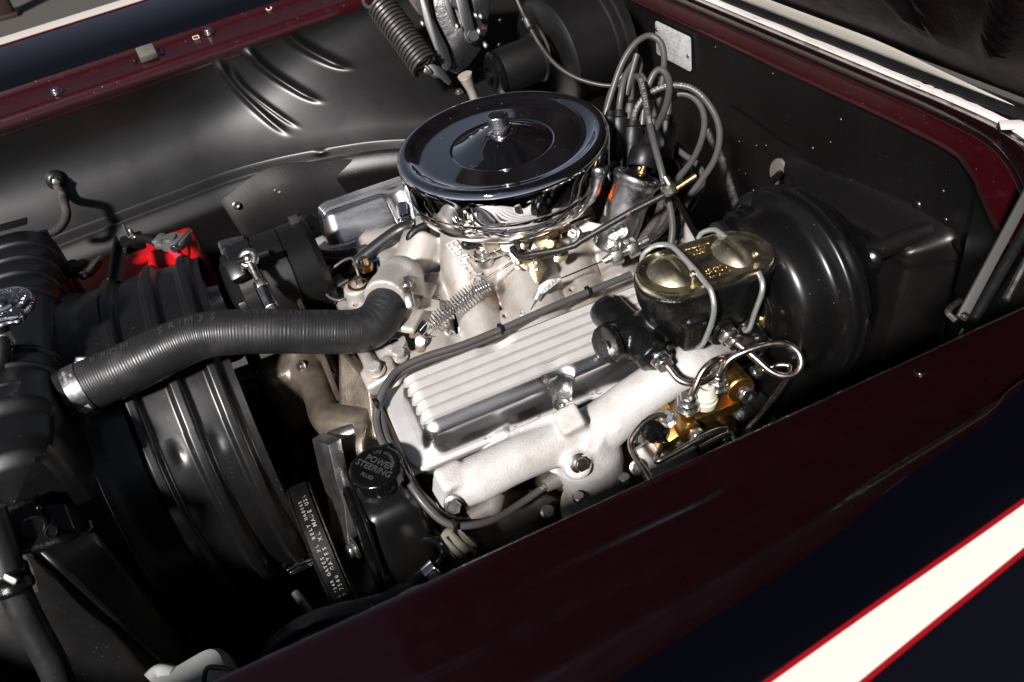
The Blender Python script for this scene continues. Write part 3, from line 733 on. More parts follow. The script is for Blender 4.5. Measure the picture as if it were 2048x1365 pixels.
# washer bottle at the bottom edge
wb = thing('washer_bottle', 'translucent white plastic washer bottle at the bottom edge with black wire bracket', 'bottle', (-0.5, -0.36, 0.62))
bc = U(398, 1400, d=0.80)
m = MB(); f = frame(bc, (0.02, -0.12, 1), (1, 0.15, 0))
prof = fillet([(-0.04, -0.035), (0.04, -0.035), (0.04, 0.035), (-0.04, 0.035)], 0.018, 5)
vs = []; N = len(prof)
for s, h in ((0.6, -0.12), (0.95, -0.10), (1, -0.06), (1, 0.0), (0.96, 0.014), (0.84, 0.0225), (0.6, 0.026), (0.2, 0.027)): vs += [V((p[0] * s, p[1] * s, h)) for p in prof]
m.add(vs, [(i * N + j, i * N + (j + 1) % N, (i + 1) * N + (j + 1) % N, (i + 1) * N + j) for i in range(7) for j in range(N)] + [tuple(range(7 * N, 8 * N))], f)
m.build('bottle_body', K['white'], wb)
m = MB(); m.tube(spline([U(412, 1400, d=.75), U(408, 1368, d=.752), U(414, 1338, d=.755), U(440, 1336, d=.75), U(462, 1342, d=.74), U(478, 1365, d=.73), U(490, 1400, d=.73)], 6), 0.0024, 8); m.build('wire_bracket', K['satin_smooth'], wb)
m = MB(); m.tube(spline([U(300, 1362, d=.80), U(320, 1345, d=.805), U(350, 1350, d=.80)], 6), 0.008, 12); m.build('cap', K['white'], wb)

# ================================================================== fan shroud
sh = thing('fan_shroud', 'black sheet metal fan shroud with three raised rings under the coolant hose', 'shroud', (-0.46, 0.08, 0.7))
SY, SZ, SR = 0.080, 0.700, 0.213
def shroud_pt(u, v):
    x = -0.552 + 0.172 * u
    a = math.radians(150 - 330 * v)            # from over the top to the driver side and under
    r = SR + 0.006 * (1 - u)
    for xc, h, w in ((-0.492, 0.0085, 0.0085), (-0.443, 0.0085, 0.0085), (-0.400, 0.0085, 0.0085)):
        q = abs(x - xc) / w
        r += h * (1 - sstep(0.55, 1.25, q))
    r += 0.02 * sstep(-0.525, -0.552, x) * 0.6
    r += 0.0009 * noise.noise(V((x * 20, a * 3, 0)))
    # lap joint and a dent or two
    if a < math.radians(-158 + 360 - 180 - 0) and False: pass
    deg = math.degrees(a)
    r -= 0.0018 * sstep(178, 180, 360 + deg if deg < -90 else 0) 
    for dx, da, s in ((-0.468, 170, .010), (-0.421, 176, .007)):
        pass
    return V((x, SY + r * math.cos(a), SZ + r * math.sin(a)))
def shroud_full(a0, a1, dr, nu=120, nv=90, x0=-0.552, x1=-0.380):
    def fn(u, v):
        x = x0 + (x1 - x0) * u; a = math.radians(a0 + (a1 - a0) * v)
        r = SR + dr + 0.004 * (x1 - x) / 0.17
        for xc, h, w in ((-0.492, 0.0085, 0.0085), (-0.443, 0.0085, 0.0085), (-0.400, 0.0085, 0.0085)):
            r += h * (1 - sstep(0.45, 1.3, abs(x - xc) / w))
        r += 0.02 * sstep(-0.527, -0.552, x) * 0.5
        r += 0.0012 * noise.noise(V((x * 18, a * 2.5, 0)))
        dg = math.degrees(a)
        for dx, da, s, h in ((-0.466, 147, 3.0, .004), (-0.424, 148, 2.0, .003)):
            r -= h * math.exp(-(((x - dx) / 0.006) ** 2 + ((dg - da) / 2.2) ** 2))
        return V((x, SY + r * math.cos(a), SZ + r * math.sin(a)))
    return MB().grid(fn, nu, nv)
JA = 142
shroud_full(20, JA + 4, 0.0).build('upper_half', K['satin_smooth'], sh, sharp=60, recalc=True)
shroud_full(JA, 330, 0.0032).build('lower_half', K['satin_smooth'], sh, sharp=60, recalc=True)
# front flange towards the radiator with a dark opening
m = MB(); m.add([V((-0.548, SY + rr * math.cos(math.radians(a)), SZ + rr * math.sin(math.radians(a)))) for a in range(20, 331, 5) for rr in (SR + 0.008, SR + 0.020)], [(2 * i, 2 * i + 1, 2 * i + 3, 2 * i + 2) for i in range(62)])
m.build('front_flange', K['satin_smooth'], sh, solid=0.002)
# spring clip low on the shroud
m = MB()
for k in range(3):
    a = math.radians(207 + 5 * k); r = SR + 0.014
    m.box((0.034, 0.006, 0.004), frame(V((-0.402, SY + r * math.cos(a), SZ + r * math.sin(a))), (0, math.cos(a), math.sin(a)), (1, 0, 0)), 0.001)
for s in (-0.017, 0.017):
    m.tube([V((-0.402 + s, SY + (SR + .012) * math.cos(math.radians(a)), SZ + (SR + .012) * math.sin(math.radians(a)))) for a in range(203, 222, 3)], 0.003, 6)
m.build('clip', K['gloss_black'], sh)
fan = thing('cooling_fan', 'dark fan blades inside the shroud ahead of the engine', 'fan', (-0.43, SY, SZ))
for k in range(5):
    a = math.radians(25 + 72 * k)
    m = MB(); m.box((0.012, 0.055, 0.14), frame(V((-0.43, SY + 0.11 * math.cos(a), SZ + 0.11 * math.sin(a))), (0.0, math.cos(a), math.sin(a)), (1, 0.5 * math.sin(a), -.5 * math.cos(a))), 0.002); m.build('blade', K['satin_smooth'], fan)
m = MB(); m.lathe([(0, -0.06), (0.05, -0.06), (0.05, 0.0), (0.03, 0.01), (0.03, 0.05)], frame(V((-0.40, SY, SZ)), (1, 0, 0)), 24); m.build('hub', K['iron'], fan)

# ================================================================== battery
bt = thing('battery', 'bright red battery behind the fan shroud with black hold-down strap', 'battery', (-0.47, 0.3, 0.66))
m = MB(); m.box((0.196, 0.120, 0.19), Matrix.Translation((-0.478, 0.312, 0.750)), 0.014, 4); m.build('case', K['red'], bt)
m = MB(); m.prism(fillet([(-0.03, -0.03), (0.026, -0.03), (0.03, 0.02), (-0.03, 0.03)], 0.012), 0.008, frame(V((-0.424, 0.292, 0.841)), (0, 0, 1)), 0.003); m.build('raised_pad', K['red'], bt)
m = MB(); m.box((0.03, 0.022, 0.006), Matrix.Translation((-0.56, 0.268, 0.846)), 0.002); m.build('vent_cap', K['red'], bt)
def terminal(nm, lab, c, mt, loc):
    t = thing(nm, lab, 'terminal', c)
    f = frame(c, (0, 0, 1), (0.8, -0.6, 0))
    m = MB(); m.lathe([(0.010, -0.002), (0.009, 0.014), (0.0, 0.014)], f, 18); m.build('post', K[mt], t)
    m = MB(); m.box((0.040, 0.024, 0.010), f @ Matrix.Translation((0, 0, 0.006)), 0.003); m.lathe([(0.0145, 0), (0.0145, 0.012), (0.011, 0.012)], f, 20)
    m.box((0.014, 0.030, 0.012), f @ Matrix.Translation((0.018, 0.0, 0.007)), 0.003); m.box((0.012, 0.022, 0.012), f @ Matrix.Translation((-0.02, 0.004, 0.006)), 0.003); m.build('clamp', K[mt], t)
    m = MB(); m.tube([f @ V((0.02, -0.018, 0.010)), f @ V((0.02, 0.020, 0.010))], 0.0036, 8); m.hexbolt(0.006, 0.006, frame(f @ V((0.02, -0.018, 0.010)), f.to_3x3() @ V((0, -1, 0))), False); m.build('bolt', K['zinc'], t)
    return t
lead = mat('lead', (0.30, 0.29, 0.28), 0.8, 0.5, bump=(400, 0.5)); K['lead'] = lead
terminal('battery_terminal', 'grey lead battery clamp with red cable on the bright red case', U(346, 492, d=1.16), 'lead', 0)
terminal('battery_terminal', 'dark battery clamp, shade put into its metal colour, at the front corner of the red case', U(166, 545, d=1.15), 'iron', 0)  # darker metal than the first clamp puts the shade into its colour
m = MB(); m.tube(spline([U(343, 498, d=1.155), U(357, 512, d=1.145), U(378, 540, d=1.14), U(400, 575, d=1.14), U(412, 610, d=1.15)], 8), 0.0062, 12); c = m.build('battery_cable', K['magenta'], None); tag(c, 'pinkish red battery cable dropping from the lead clamp behind the shroud', 'cable')
m = MB(); m.tube(spline([U(318, 488, d=1.16), U(298, 478, d=1.17), U(280, 478, d=1.18)], 6), 0.0065, 12); c = m.build('battery_cable', K['rubber'], None); tag(c, 'short black cable leaving the grey battery clamp towards the hold-down', 'cable')
hd = thing('battery_strap', 'black angle iron battery hold-down with threaded rod and wing nut', 'strap', U(245, 520, d=1.15))
m = MB(); a, b = U(249, 482, d=1.20), U(236, 566, d=1.09); m.box((0.014, 0.005, (b - a).length), frame((a + b) / 2, b - a, V((1, 0, 0))), 0.001)
m.box((0.004, 0.012, (b - a).length), frame((a + b) / 2 + V((-0.008, 0, 0.005)), b - a, V((1, 0, 0))), 0.001); m.build('angle_bar', K['rough_black'], hd)
m = MB(); m.box((0.030, 0.024, 0.018), frame(U(266, 486, d=1.19), (0, 0, 1), (1, 0, 0)), 0.002); m.build('end_block', K['rough_black'], hd)
m = MB(); m.tube([U(259, 478, d=1.185), U(247, 450, d=1.195)], 0.0022, 8); m.build('threaded_rod', K['zinc'], hd)
m = MB(); m.ball(0.006, frame(U(263, 467, d=1.185), (0, 0, 1)), 12, (0.6, 0.6, 1.3)); m.ball(0.004, frame(U(271, 475, d=1.185), (0, 0, 1)), 12); m.build('wing_nut', K['stud'], hd)

# ================================================================== alternator
ac = U(552, 566, d=1.095)
al = thing('alternator', 'black finned alternator case standing between the red battery and the far valve cover', 'alternator', ac)
f = frame(ac + V((-0.062, 0, 0)), (1, 0.0, 0.02), (0, 0, 1))
ALR = 0.063
m = MB()
def almod(a, h): return 1 + (0.018 * (1 if math.sin(a * 9) > 0.55 else 0) if 0.018 < h < 0.052 else 0)
m.lathe([(0.0, 0.004), (0.020, 0.004), (0.043, 0.006), (0.050, 0.012), (ALR - 0.002, 0.022), (ALR - 0.001, 0.050)], f, 90, almod)
m.build('front_case', K['satin'], al)
m = MB(); m.lathe([(ALR - 0.003, 0.050), (ALR - 0.003, 0.0525)], f, 60); m.build('stator_gap', K['iron'], al)
m = MB(); m.lathe([(ALR - 0.002, 0.0525), (ALR + 0.0005, 0.0535), (ALR + 0.0005, 0.085), (ALR - 0.001, 0.086)], f, 72); m.build('stator_ring', K['satin'], al)
m = MB(); m.lathe([(ALR - 0.001, 0.0865), (ALR + 0.001, 0.088), (ALR + 0.001, 0.118), (ALR - 0.006, 0.126), (0.0, 0.128)], f, 72); m.build('rear_case', K['plastic'], al)
m = MB(); m.box((0.020, 0.010, 0.012), f @ Matrix.Translation((ALR - 0.002, -0.012, 0.112)), 0.001); m.build('terminal_slot', K['iron'], al)
for a, r in ((0.1, 0.012), (1.35, 0.012), (-1.0, .012)):
    m = MB(); m.box((0.016, 0.022, 0.030), f @ Matrix.Rotation(a, 4, 'Z') @ Matrix.Translation((ALR - 0.012, 0, 0.026)), 0.004); m.build('case_lug', K['satin'], al)
m = MB(); m.lathe([(0.012, -0.050), (0.026, -0.050), (0.034, -0.046), (0.035, -0.040), (0.026, -0.034), (0.026, -0.030), (0.035, -0.024), (0.034, -0.019), (0.024, -0.018), (0.022, -0.004)], f, 48)
m.build('pulley', K['machined'], al)
m = MB(); m.lathe([(0.019, 0.0), (0.022, -0.022), (0.0225, -0.030), (0.020, -0.033), (0.015, -0.033), (0.014, -0.030), (0, -0.030)], frame(U(452, 515, d=1.12) + V((0.03, 0, 0)), (1, 0, 0.0)), 40); m.build('hub_cover', K['zinc'], al)
ar = thing('adjuster_rod', 'zinc rod end turnbuckle bracing the alternator just above the coolant hose', 'rod', U(515, 560, d=1.0))
ey = U(497, 518, d=1.005); lo = U(548, 625, d=0.985)
dx = (lo - ey).normalized()
m = MB(); ring = [ey + (dx * math.cos(t) + dx.cross(fwd).normalized() * math.sin(t)) * 0.0085 for t in lin(0, 2 * math.pi, 20)]
m.tube(ring, 0.0048, 10); m.ball(0.007, frame(ey, fwd), 14); m.tube([ey + dx * 0.008, ey + dx * 0.022], [0.006, 0.0048], 12); m.build('rod_end', K['zinc'], ar)
m = MB(); m.tube([ey + dx * 0.02, ey + dx * 0.034], 0.0046, 12); m.build('thread', K['stud'], ar)
m = MB(); m.prism(hexprism(0.0088), 0.010, frame(ey + dx * 0.032, dx), 0.0008); m.build('jam_nut', K['zinc'], ar)
m = MB(); m.tube([ey + dx * 0.042, ey + dx * 0.068], 0.0086, 20); m.build('sleeve', K['steel'], ar)
m = MB(); m.box((0.013, 0.010, 0.026), frame(ey + dx * 0.078, dx, fwd), 0.001); m.build('clevis', K['stud'], ar)
m = MB(); m.box((0.018, 0.022, 0.03), frame(U(474, 540, d=1.02), dx, fwd), 0.005); m.tube([ey - V((0.012, 0, 0)), ey + V((0.024, 0.0, 0))], 0.005, 10); m.build('pivot_bolt', K['satin_smooth'], ar)
m = MB(); m.ball(0.0058, frame(U(511, 519, d=1.01), (1, 0, 0)), 12, (1, 1, .8)); m.build('bolt_tip', K['rust'], ar)
# water pump pulley area: dark belts in front of the engine
bl = thing('drive_belt', 'black alternator belt running down behind the fan shroud', 'belt', (-0.36, 0.05, 0.7))
m = MB(); m.tube([V((-0.364, ac.y + 0.03, ac.z + 0.01)), V((-0.364, ac.y - 0.028, ac.z - 0.03)), V((-0.364, SY - 0.07, SZ - 0.02)), V((-0.364, SY - 0.02, SZ - 0.14)), V((-0.364, SY + 0.09, SZ - 0.1)), V((-0.364, ac.y + 0.03, ac.z + 0.01))], 0.006, 8); m.build('belt_loop', K['rubber'], bl)
# ================================================================== valve covers
VA, VO, VR = U(764, 782, z=0.835), U(840, 940, z=0.800), U(1330, 735, z=0.800)
vu = (VR - VO).normalized(); vv = (VO - VA); vv = (vv - vu * vv.dot(vu)).normalized(); vn = vu.cross(vv)
if vn.z < 0: vn = -vn
VW = (VO - VA).dot(vv) + 0.002; VL = 0.452
def mkframe(o, x, y, z):
    m = Matrix.Identity(4)
    for i in range(3): m[i][0], m[i][1], m[i][2], m[i][3] = x[i], y[i], z[i], o[i]
    return m
FN = mkframe(VA - vu * 0.004, vu, vv, vn)
FV = V((vu.x, -vu.y, vu.z)); yawn = Matrix.Rotation(0, 4, 'Z')
fu, fv_, fn_ = vu.copy(), V((0.02, 0.951, -0.309)), None
fv_ = (fv_ - fu * fv_.dot(fu)).normalized(); fn_ = fu.cross(fv_)
if fn_.z < 0: fn_ = -fn_
FF = mkframe(V((-0.233, 0.166, 0.842)), fu, fv_, fn_)
HB = 0.046
def rrect(a, b, a0, a1, b0, b1, r):
    qx = abs(a - (a0 + a1) / 2) - (a1 - a0) / 2 + r; qy = abs(b - (b0 + b1) / 2) - (b1 - b0) / 2 + r
    return -(math.hypot(max(qx, 0), max(qy, 0)) + min(max(qx, qy), 0) - r)
notch = [(0.175, VW - 0.0045, 0.0100), (0.345, VW - 0.0045, 0.0100), (0.130, 0.006, 0.013), (0.325, 0.006, 0.013)]
def body_sd(a, b):
    s = rrect(a, b, 0.018, VL - 0.014, 0.010, VW - 0.006, 0.022)
    for ca, cb, cr in notch: s = min(s, math.hypot(a - ca, (b - cb) * 0.9) - cr)
    return s
def cov_h(a, b):
    s = body_sd(a, b)
    rad_ = 0.021
    if s <= 0: return -0.004
    t = min(1.0, s / rad_); base = min(1.0, s / 0.006)
    return 0.022 * base + (HB - 0.022) * math.sqrt(max(0, 1 - (1 - t) ** 2))
def cover(par, F, finmat, nm, side):
    m = MB()
    na, nb = 250, 84
    def fn(u, v):
        a = VL * u; b = VW * v
        return V((a, b, cov_h(a, b)))
    # body above the flange
    m.grid(fn, na, nb, F)
    o = m.build('cover_body', K['polished'], par, sharp=45, recalc=False)
    m = MB(); m.prism(fillet([(0, 0), (VL, 0), (VL, VW), (0, VW)], 0.024, 6), -0.010, F @ Matrix.Translation((0, 0, -0.0004)), 0.0015); m.build('flange', K['satin_alu'], par)
    m = MB(); m.prism(fillet([(0.002, 0.002), (VL - .002, 0.002), (VL - .002, VW - .002), (0.002, VW - .002)], 0.022, 4), -0.003, F @ Matrix.Translation((0, 0, -0.0104))); m.build('gasket', K['rust'], par)
    pitch = (VW - 0.006 - 0.010 - 0.032) / 5
    for k in range(5):
        b0 = 0.010 + 0.0135 + pitch * k; wv = pitch - 0.0024
        def rib(u, v):
            a = 0.0235 + (VL - 0.045) * (u ** 1.0 if u > 0.12 else u)
            # round nose
            e = a - 0.0235; half = wv / 2
            cut = half - math.sqrt(max(0, half * half - max(0, half - e) ** 2)) if e < half else 0
            vb = b0 + cut + (wv - 2 * cut) * v
            edge = min(1.0, min(v, 1 - v) * wv / 0.0007) if True else 1
            lift = 0.0044 * math.sqrt(max(0, 1 - (1 - edge) ** 2)) * min(1, e / 0.002 + 0.0)
            return V((a, vb, cov_h(a, b0 + wv / 2) + lift - 0.0004))
        MB().grid(rib, 200, 16, F).build('fin', finmat, par, sharp=50)
vc = thing('valve_cover', 'near ribbed aluminium valve cover with five blasted fins, beside white exhaust manifold', 'valve cover', VA)
cover(vc, FN, K['blasted'], 'near', 1)
for ca, cb, cr in notch[:2]:
    m = MB(); f = FN @ Matrix.Translation((ca, cb - 0.0015, 0.0))
    m.lathe([(0.0085, 0), (0.0085, 0.0012), (0, 0.0012)], f, 20); m.hexbolt(0.0052, 0.006, f @ Matrix.Translation((0, 0, 0.001)), False); m.lathe([(0.003, 0.006), (0.003, 0.010), (0, 0.0105)], f, 10); m.build('cover_bolt', K['zinc'], vc)
text('marker_scribble', 'oo.    c c        n', 0.011, FN @ Matrix.Translation((0.115, VW - 0.0065, 0.0003)), K['lead'], vc, 0.0002)
text('marker_scribble', 'oG', 0.011, FN @ Matrix.Translation((0.215, VW - 0.0065, 0.0003)), K['lead'], vc, 0.0002)
vf = thing('valve_cover', 'far polished ribbed valve cover partly hidden behind the round air cleaner', 'valve cover', V((-0.233, 0.166, 0.842)))
cover(vf, FF, K['polished'], 'far', -1)

# ================================================================== engine block and heads
eb = thing('engine_block', 'bronze painted engine block, heads and front timing cover below the valve covers', 'engine', (-0.1, 0, 0.5))
for f_ in (FN, FF):
    m = MB(); m.box((VL - 0.012, VW - 0.012, 0.10), f_ @ Matrix.Translation((VL / 2, VW / 2, -0.064)), 0.006); m.build('cylinder_head', K['gold_paint'], eb)
m = MB(); m.box((0.44, 0.26, 0.26), Matrix.Translation((-0.01, 0.0, 0.655)), 0.02)
m.box((0.44, 0.13, 0.20), frame(V((0.0, -0.13, 0.69)), (0, -0.6, 0.8), (1, 0, 0)), 0.01)
m.box((0.44, 0.13, 0.20), frame(V((0.0, 0.13, 0.69)), (0, 0.6, 0.8), (1, 0, 0)), 0.01)
m.build('block', K['gold_paint'], eb, remesh=0.005, smooth=2)
m = MB(); m.box((0.40, 0.22, 0.18), Matrix.Translation((0.02, -0.02, 0.46)), 0.03); m.build('oil_pan', K['iron'], eb)
# front face castings: water pump and its legs, timing cover seam
m = MB()
m.tube(spline([U(742, 862, d=0.985), U(690, 850, d=0.99), U(655, 835, d=1.0), U(640, 800, d=1.02), U(628, 765, d=1.04), U(610, 735, d=1.06), U(596, 700, d=1.07)], 6), [0.034, 0.026, 0.020, 0.018, 0.020, 0.022, 0.022], 16)
m.tube([U(755, 890, d=0.97), U(700, 890, d=0.985), U(660, 880, d=1.0)], [0.030, 0.03, 0.018], 16)
m.tube(spline([U(660, 850, d=0.995), U(700, 822, d=.99), U(745, 832, d=0.985)], 4), 0.010, 10)
m.box((0.055, 0.10, 0.10), frame(U(610, 770, d=1.09), (1, 0, 0)), 0.015)
m.lathe([(0, 0), (0.045, 0), (0.045, 0.05), (0, 0.05)], frame(V((-0.33, 0.03, 0.755)), (1, 0, 0)), 24)
m.build('water_pump', K['gold_paint'], eb, remesh=0.003, smooth=6)
m = MB(); m.tube(spline([U(640, 705, d=1.03), U(664, 765, d=1.02), U(684, 822, d=1.01)], 5), 0.0032, 8); m.build('pump_seam', K['iron'], eb)
m = MB(); m.box((0.006, 0.10, 0.16), frame(U(655, 745, d=1.04), (0, 0, 1)), 0.001); m.build('pump_plate', K['gold_paint'], eb)
for a, b, c in ((667, 750, 1.01), (605, 733, 1.035), (718, 772, 0.985), (786, 935, 0.93)):
    m = MB(); m.hexbolt(0.0056, 0.006, frame(U(a, b, d=c), (-0.8, -0.4, 0.4))); m.build('casting_bolt', K['stud'], eb)
m = MB(); m.tube(spline([U(690, 712, d=1.005), U(715, 760, d=1.0), U(738, 810, d=.99), U(745, 850, d=.98)], 5), 0.0035, 8); m.build('cover_seam', K['rust'], eb)
m = patch([(700, 700), (760, 770), (775, 880), (700, 850)], [1.01, 0.985, 0.975, 1.0], 12, 12); m.build('front_face', K['gold_paint'], eb, solid=0.02)
# driver side: block flank, plugs and motor mount seen below the manifold
m = MB(); m.box((0.40, 0.02, 0.16), frame(V((0.0, -0.225, 0.70)), (0, 0.25, 1), (1, 0, 0)), 0.004); m.build('block_flank', K['gold_paint'], eb)
m = MB()
m.tube(spline([U(960, 1120, d=0.96), U(1010, 1080, d=0.985), U(1075, 1040, d=1.02), U(1110, 1040, d=1.03)], 5), [0.03, 0.038, 0.045, 0.03], 14)
m.tube([U(1060, 1000, d=1.03), U(1035, 1120, d=1.0)], [0.05, 0.04], 14)
m.box((0.03, 0.03, 0.03), frame(U(1092, 1030, d=1.0), (0, -.5, .6)), .005)
mm = m.build('engine_mount', K['iron'], None, remesh=0.003, smooth=4); tag(mm, 'grimy cast engine mount below the spark plug boots', 'mount')
for a, b in ((1095, 1025), (965, 1108), (985, 1100)):
    m = MB(); m.hexbolt(0.006, 0.007, frame(U(a, b, d=0.965), (0, -0.6, 0.7))); m.build('mount_bolt', K['stud'], mm)

# ================================================================== intake manifold
im = thing('intake_manifold', 'sand cast aluminium intake manifold with raised lettering between the valve covers', 'manifold', (0, 0, 0.8))
m = MB()
m.box((0.47, 0.17, 0.06), Matrix.Translation((-0.005, -0.005, 0.772)), 0.01)                 # valley floor
m.box((0.17, 0.14, 0.060), Matrix.Translation((0.005, 0.0, 0.848)), 0.012)                  # carburettor pad
def run(pts, r): m.tube(spline(pts, 6), r, 18)
run([U(930, 455, d=1.075), U(925, 520, d=1.055), U(948, 600, d=1.035), U(972, 690, d=1.005), U(985, 740, d=0.985)], [0.030, 0.0285, 0.026, 0.026, 0.028])
run([U(880, 560, d=1.07), U(868, 620, d=1.05), U(870, 680, d=1.025), U(890, 760, d=0.985)], [0.020, 0.024, 0.026, 0.030])
run([U(1040, 520, d=1.075), U(1062, 590, d=1.045), U(1085, 650, d=1.015), U(1100, 700, d=.99)], [0.042, 0.040, 0.038, 0.036])
run([U(1135, 500, d=1.09), U(1152, 545, d=1.065), U(1172, 600, d=1.035), U(1190, 660, d=1.0)], [0.030, 0.026, 0.025, 0.027])
run([U(1180, 480, d=1.10), U(1228, 520, d=1.085), U(1250, 580, d=1.05)], [0.03, 0.026, 0.026])
run([U(880, 480, d=1.12), U(830, 490, d=1.135), U(780, 500, d=1.155), U(745, 500, d=1.19)], [0.036, 0.034, 0.030, 0.028])
run([U(850, 480, d=1.10), U(830, 530, d=1.09), U(810, 560, d=1.09)], [0.030, 0.028, 0.024])
run([V((0.04, 0.03, .85)), V((0.06, 0.11, .84)), V((0.07, 0.17, .80))], 0.03)
run([V((0.13, 0.03, .84)), V((0.16, 0.10, .83)), V((0.17, 0.17, .80))], 0.03)
m.box((0.10, 0.10, 0.035), frame(U(838, 515, d=1.115), (0, 0, 1), (1, 0, 0)), 0.01)
m.box((0.020, 0.014, 0.05), Matrix.Translation((-0.08, 0.066, 0.835)), 0.004)
# driver flange strip under the cover edge and front crossover
m.box((0.44, 0.045, 0.02), frame(FN @ V((VL / 2, -0.022, -0.022)), vn, vu), 0.004)
m.box((0.44, 0.045, 0.02), frame(FF @ V((VL / 2, -0.022, -0.022)), fn_, fu), 0.004)
c0, c1 = U(700, 575, d=1.10), U(742, 705, d=1.005)
m.box((0.050, (c1 - c0).length + 0.07, 0.05), frame((c0 + c1) / 2 - V((-0.004, 0, 0.022)), (0, 0, 1), (0.999, 0.0, 0)), 0.008)
m.tube([U(795, 650, d=1.02), U(790, 560, d=1.025)], [0.040, 0.030], 18)                     # thermostat riser
m.lathe([(0, 0), (0.017, 0), (0.0165, 0.02), (0.015, 0.022), (0, 0.022)], frame(U(721, 600, d=1.065), (0, 0, 1)), 20)
m.box((0.034, 0.036, 0.03), frame(U(788, 705, d=1.0), (0, 0, 1), (1, 0, 0)), 0.008)
m.box((0.040, 0.030, 0.02), frame(U(762, 752, d=0.972), (-0.3, -0.25, 1), (1, 0, 0)), 0.003)
m.box((0.014, 0.040, 0.045), frame(U(745, 745, d=0.985), (0, 0, 1), (1, 0, 0)), 0.003)
m.lathe([(0, -.02), (0.016, -.02), (0.014, 0.006), (0, 0.006)], frame(U(1005, 712, d=0.99), vn), 18)
m.lathe([(0, -.02), (0.016, -.02), (0.014, 0.006), (0, 0.006)], frame(U(1145, 592, d=1.025), vn), 18)
body = m.build('casting', K['cast'], im, remesh=0.0026, smooth=5)
dg = bpy.context.evaluated_depsgraph_get(); dg.update()
bev = body.evaluated_get(dg)
def hit(px, py, o=None):
    """first point of a built casting seen at (px, py), with its outward normal"""
    e, w = (o or (bev, worldloc(body)))
    p = U(px, py, d=1.0); dr = (p - CAM).normalized()
    ok, loc, nrm, _ = e.ray_cast(CAM - w, dr)
    return (loc + w, nrm) if ok else (p, -dr)
def laytext(name, body_, size, p0, p1, mt, par, ext=0.0012, shear=0.0, wt=0.0, lift=0.0):
    """raised letters laid one by one on the casting along a line of the photograph's view"""
    mb = MB(); n = len(body_)
    for k, ch in enumerate(body_):
        if ch == ' ': continue
        t = (k + 0.5) / n
        P, nr = hit(p0[0] + (p1[0] - p0[0]) * t, p0[1] + (p1[1] - p0[1]) * t)
        Q, _ = hit(p0[0] + (p1[0] - p0[0]) * (t + 0.02), p0[1] + (p1[1] - p0[1]) * (t + 0.02))
        d = Q - P
        if d.length < 1e-6 or d.length > 0.03: d = U(*p1, d=1) - U(*p0, d=1)
        c = bpy.data.curves.new('glyph', 'FONT'); c.body = ch; c.size = size; c.extrude = ext; c.align_x = 'CENTER'; c.align_y = 'CENTER'; c.shear = shear; c.offset = wt; c.resolution_u = 3
        o = bpy.data.objects.new('glyph', c); COL.objects.link(o); me = o.to_mesh()
        mb.add([v.co for v in me.vertices], [list(f.vertices) for f in me.polygons], frame(P + nr * lift, nr, d))
        o.to_mesh_clear(); bpy.data.objects.remove(o); bpy.data.curves.remove(c)
    o = mb.build(name, mt, par, sharp=30); o['kind'] = 'stuff'; return o
laytext('raised_script', 'Edelbrock', 0.0200, (900, 484), (952, 556), K['blasted'], im, 0.0022, 0.35, 0.0003)
laytext('raised_letters', 'PERFORMER', 0.0085, (886, 600), (926, 672), K['blasted'], im, 0.0018, 0, 0.0002)
laytext('raised_letters', 'EPS', 0.019, (868, 622), (904, 676), K['blasted'], im, 0.0022, 0, 0.0005)
laytext('raised_letters', 'USA', 0.007, (874, 590), (878, 608), K['blasted'], im, 0.0016, 0, 0.0002)
# bolts, brass senders, open bosses
def bolt_at(px, py, r, h, mt, nrm=(0, 0, 1), d=None, nm='manifold_bolt'):
    P = hit(px, py)[0] if d is None else U(px, py, d=d)
    m = MB(); m.hexbolt(r, h, frame(P - V(nrm) * 0.001, nrm)); return m.build(nm, K[mt], im)
bolt_at(688, 575, 0.0088, 0.009, 'stud'); bolt_at(752, 742, 0.0085, 0.010, 'cast', (-0.1, -0.1, 1)); bolt_at(796, 712, 0.0085, 0.010, 'cast', (0.2, -0.2, 1))
for px, py, r in ((713, 612, .0042), (1012, 634, .0046), (1145, 582, .0046), (789, 686, .0055), (1045, 630, .002)):
    P, nr = hit(px, py); m = MB(); f = frame(P, (0.0, -0.15, 1))
    m.lathe([(r * 2.6, -0.006), (r * 2.4, 0.0020), (r * 1.35, 0.0030), (r, 0.0026), (r * 0.95, -0.001), (0, -0.001)], f, 24); m.build('tapped_boss', K['cast'], im)
    m = MB(); m.lathe([(r * 0.93, -0.0002), (0, -0.0002)], f, 20); m.build('bore', K['iron'], im)
br = thing('temperature_sender', 'brass hex temperature sender with two thin leads in front of the thermostat housing', 'sensor', U(722, 590, d=1.06))
f = frame(U(721, 588, d=1.06), (0.02, -0.04, 1))
m = MB(); m.prism(hexprism(0.0128), 0.009, f, 0.0008); m.lathe([(0.0125, 0.009), (0.0130, 0.012), (0.0125, 0.0155), (0.0105, 0.016), (0.010, 0.012), (0.0, 0.012)], f, 28); m.build('hex_body', K['brass'], br)
m = MB(); m.box((0.008, 0.008, 0.016), f @ Matrix.Translation((0.002, 0, 0.016)), 0.001); m.build('spade', K['zinc'], br)
m = MB(); m.tube(spline([U(718, 555, d=1.055), U(712, 535, d=1.055), U(705, 518, d=1.06), U(690, 520, d=1.065), U(668, 535, d=1.07), U(652, 548, d=1.07), U(645, 570, d=1.065), U(656, 592, d=1.06), U(676, 601, d=1.055), U(692, 596, d=1.055)], 8), 0.0017, 8)
m.tube(spline([U(697, 560, d=1.07), U(668, 575, d=1.075), U(652, 568, d=1.07)], 6), 0.0016, 8); m.build('lead', K['wire'], br)
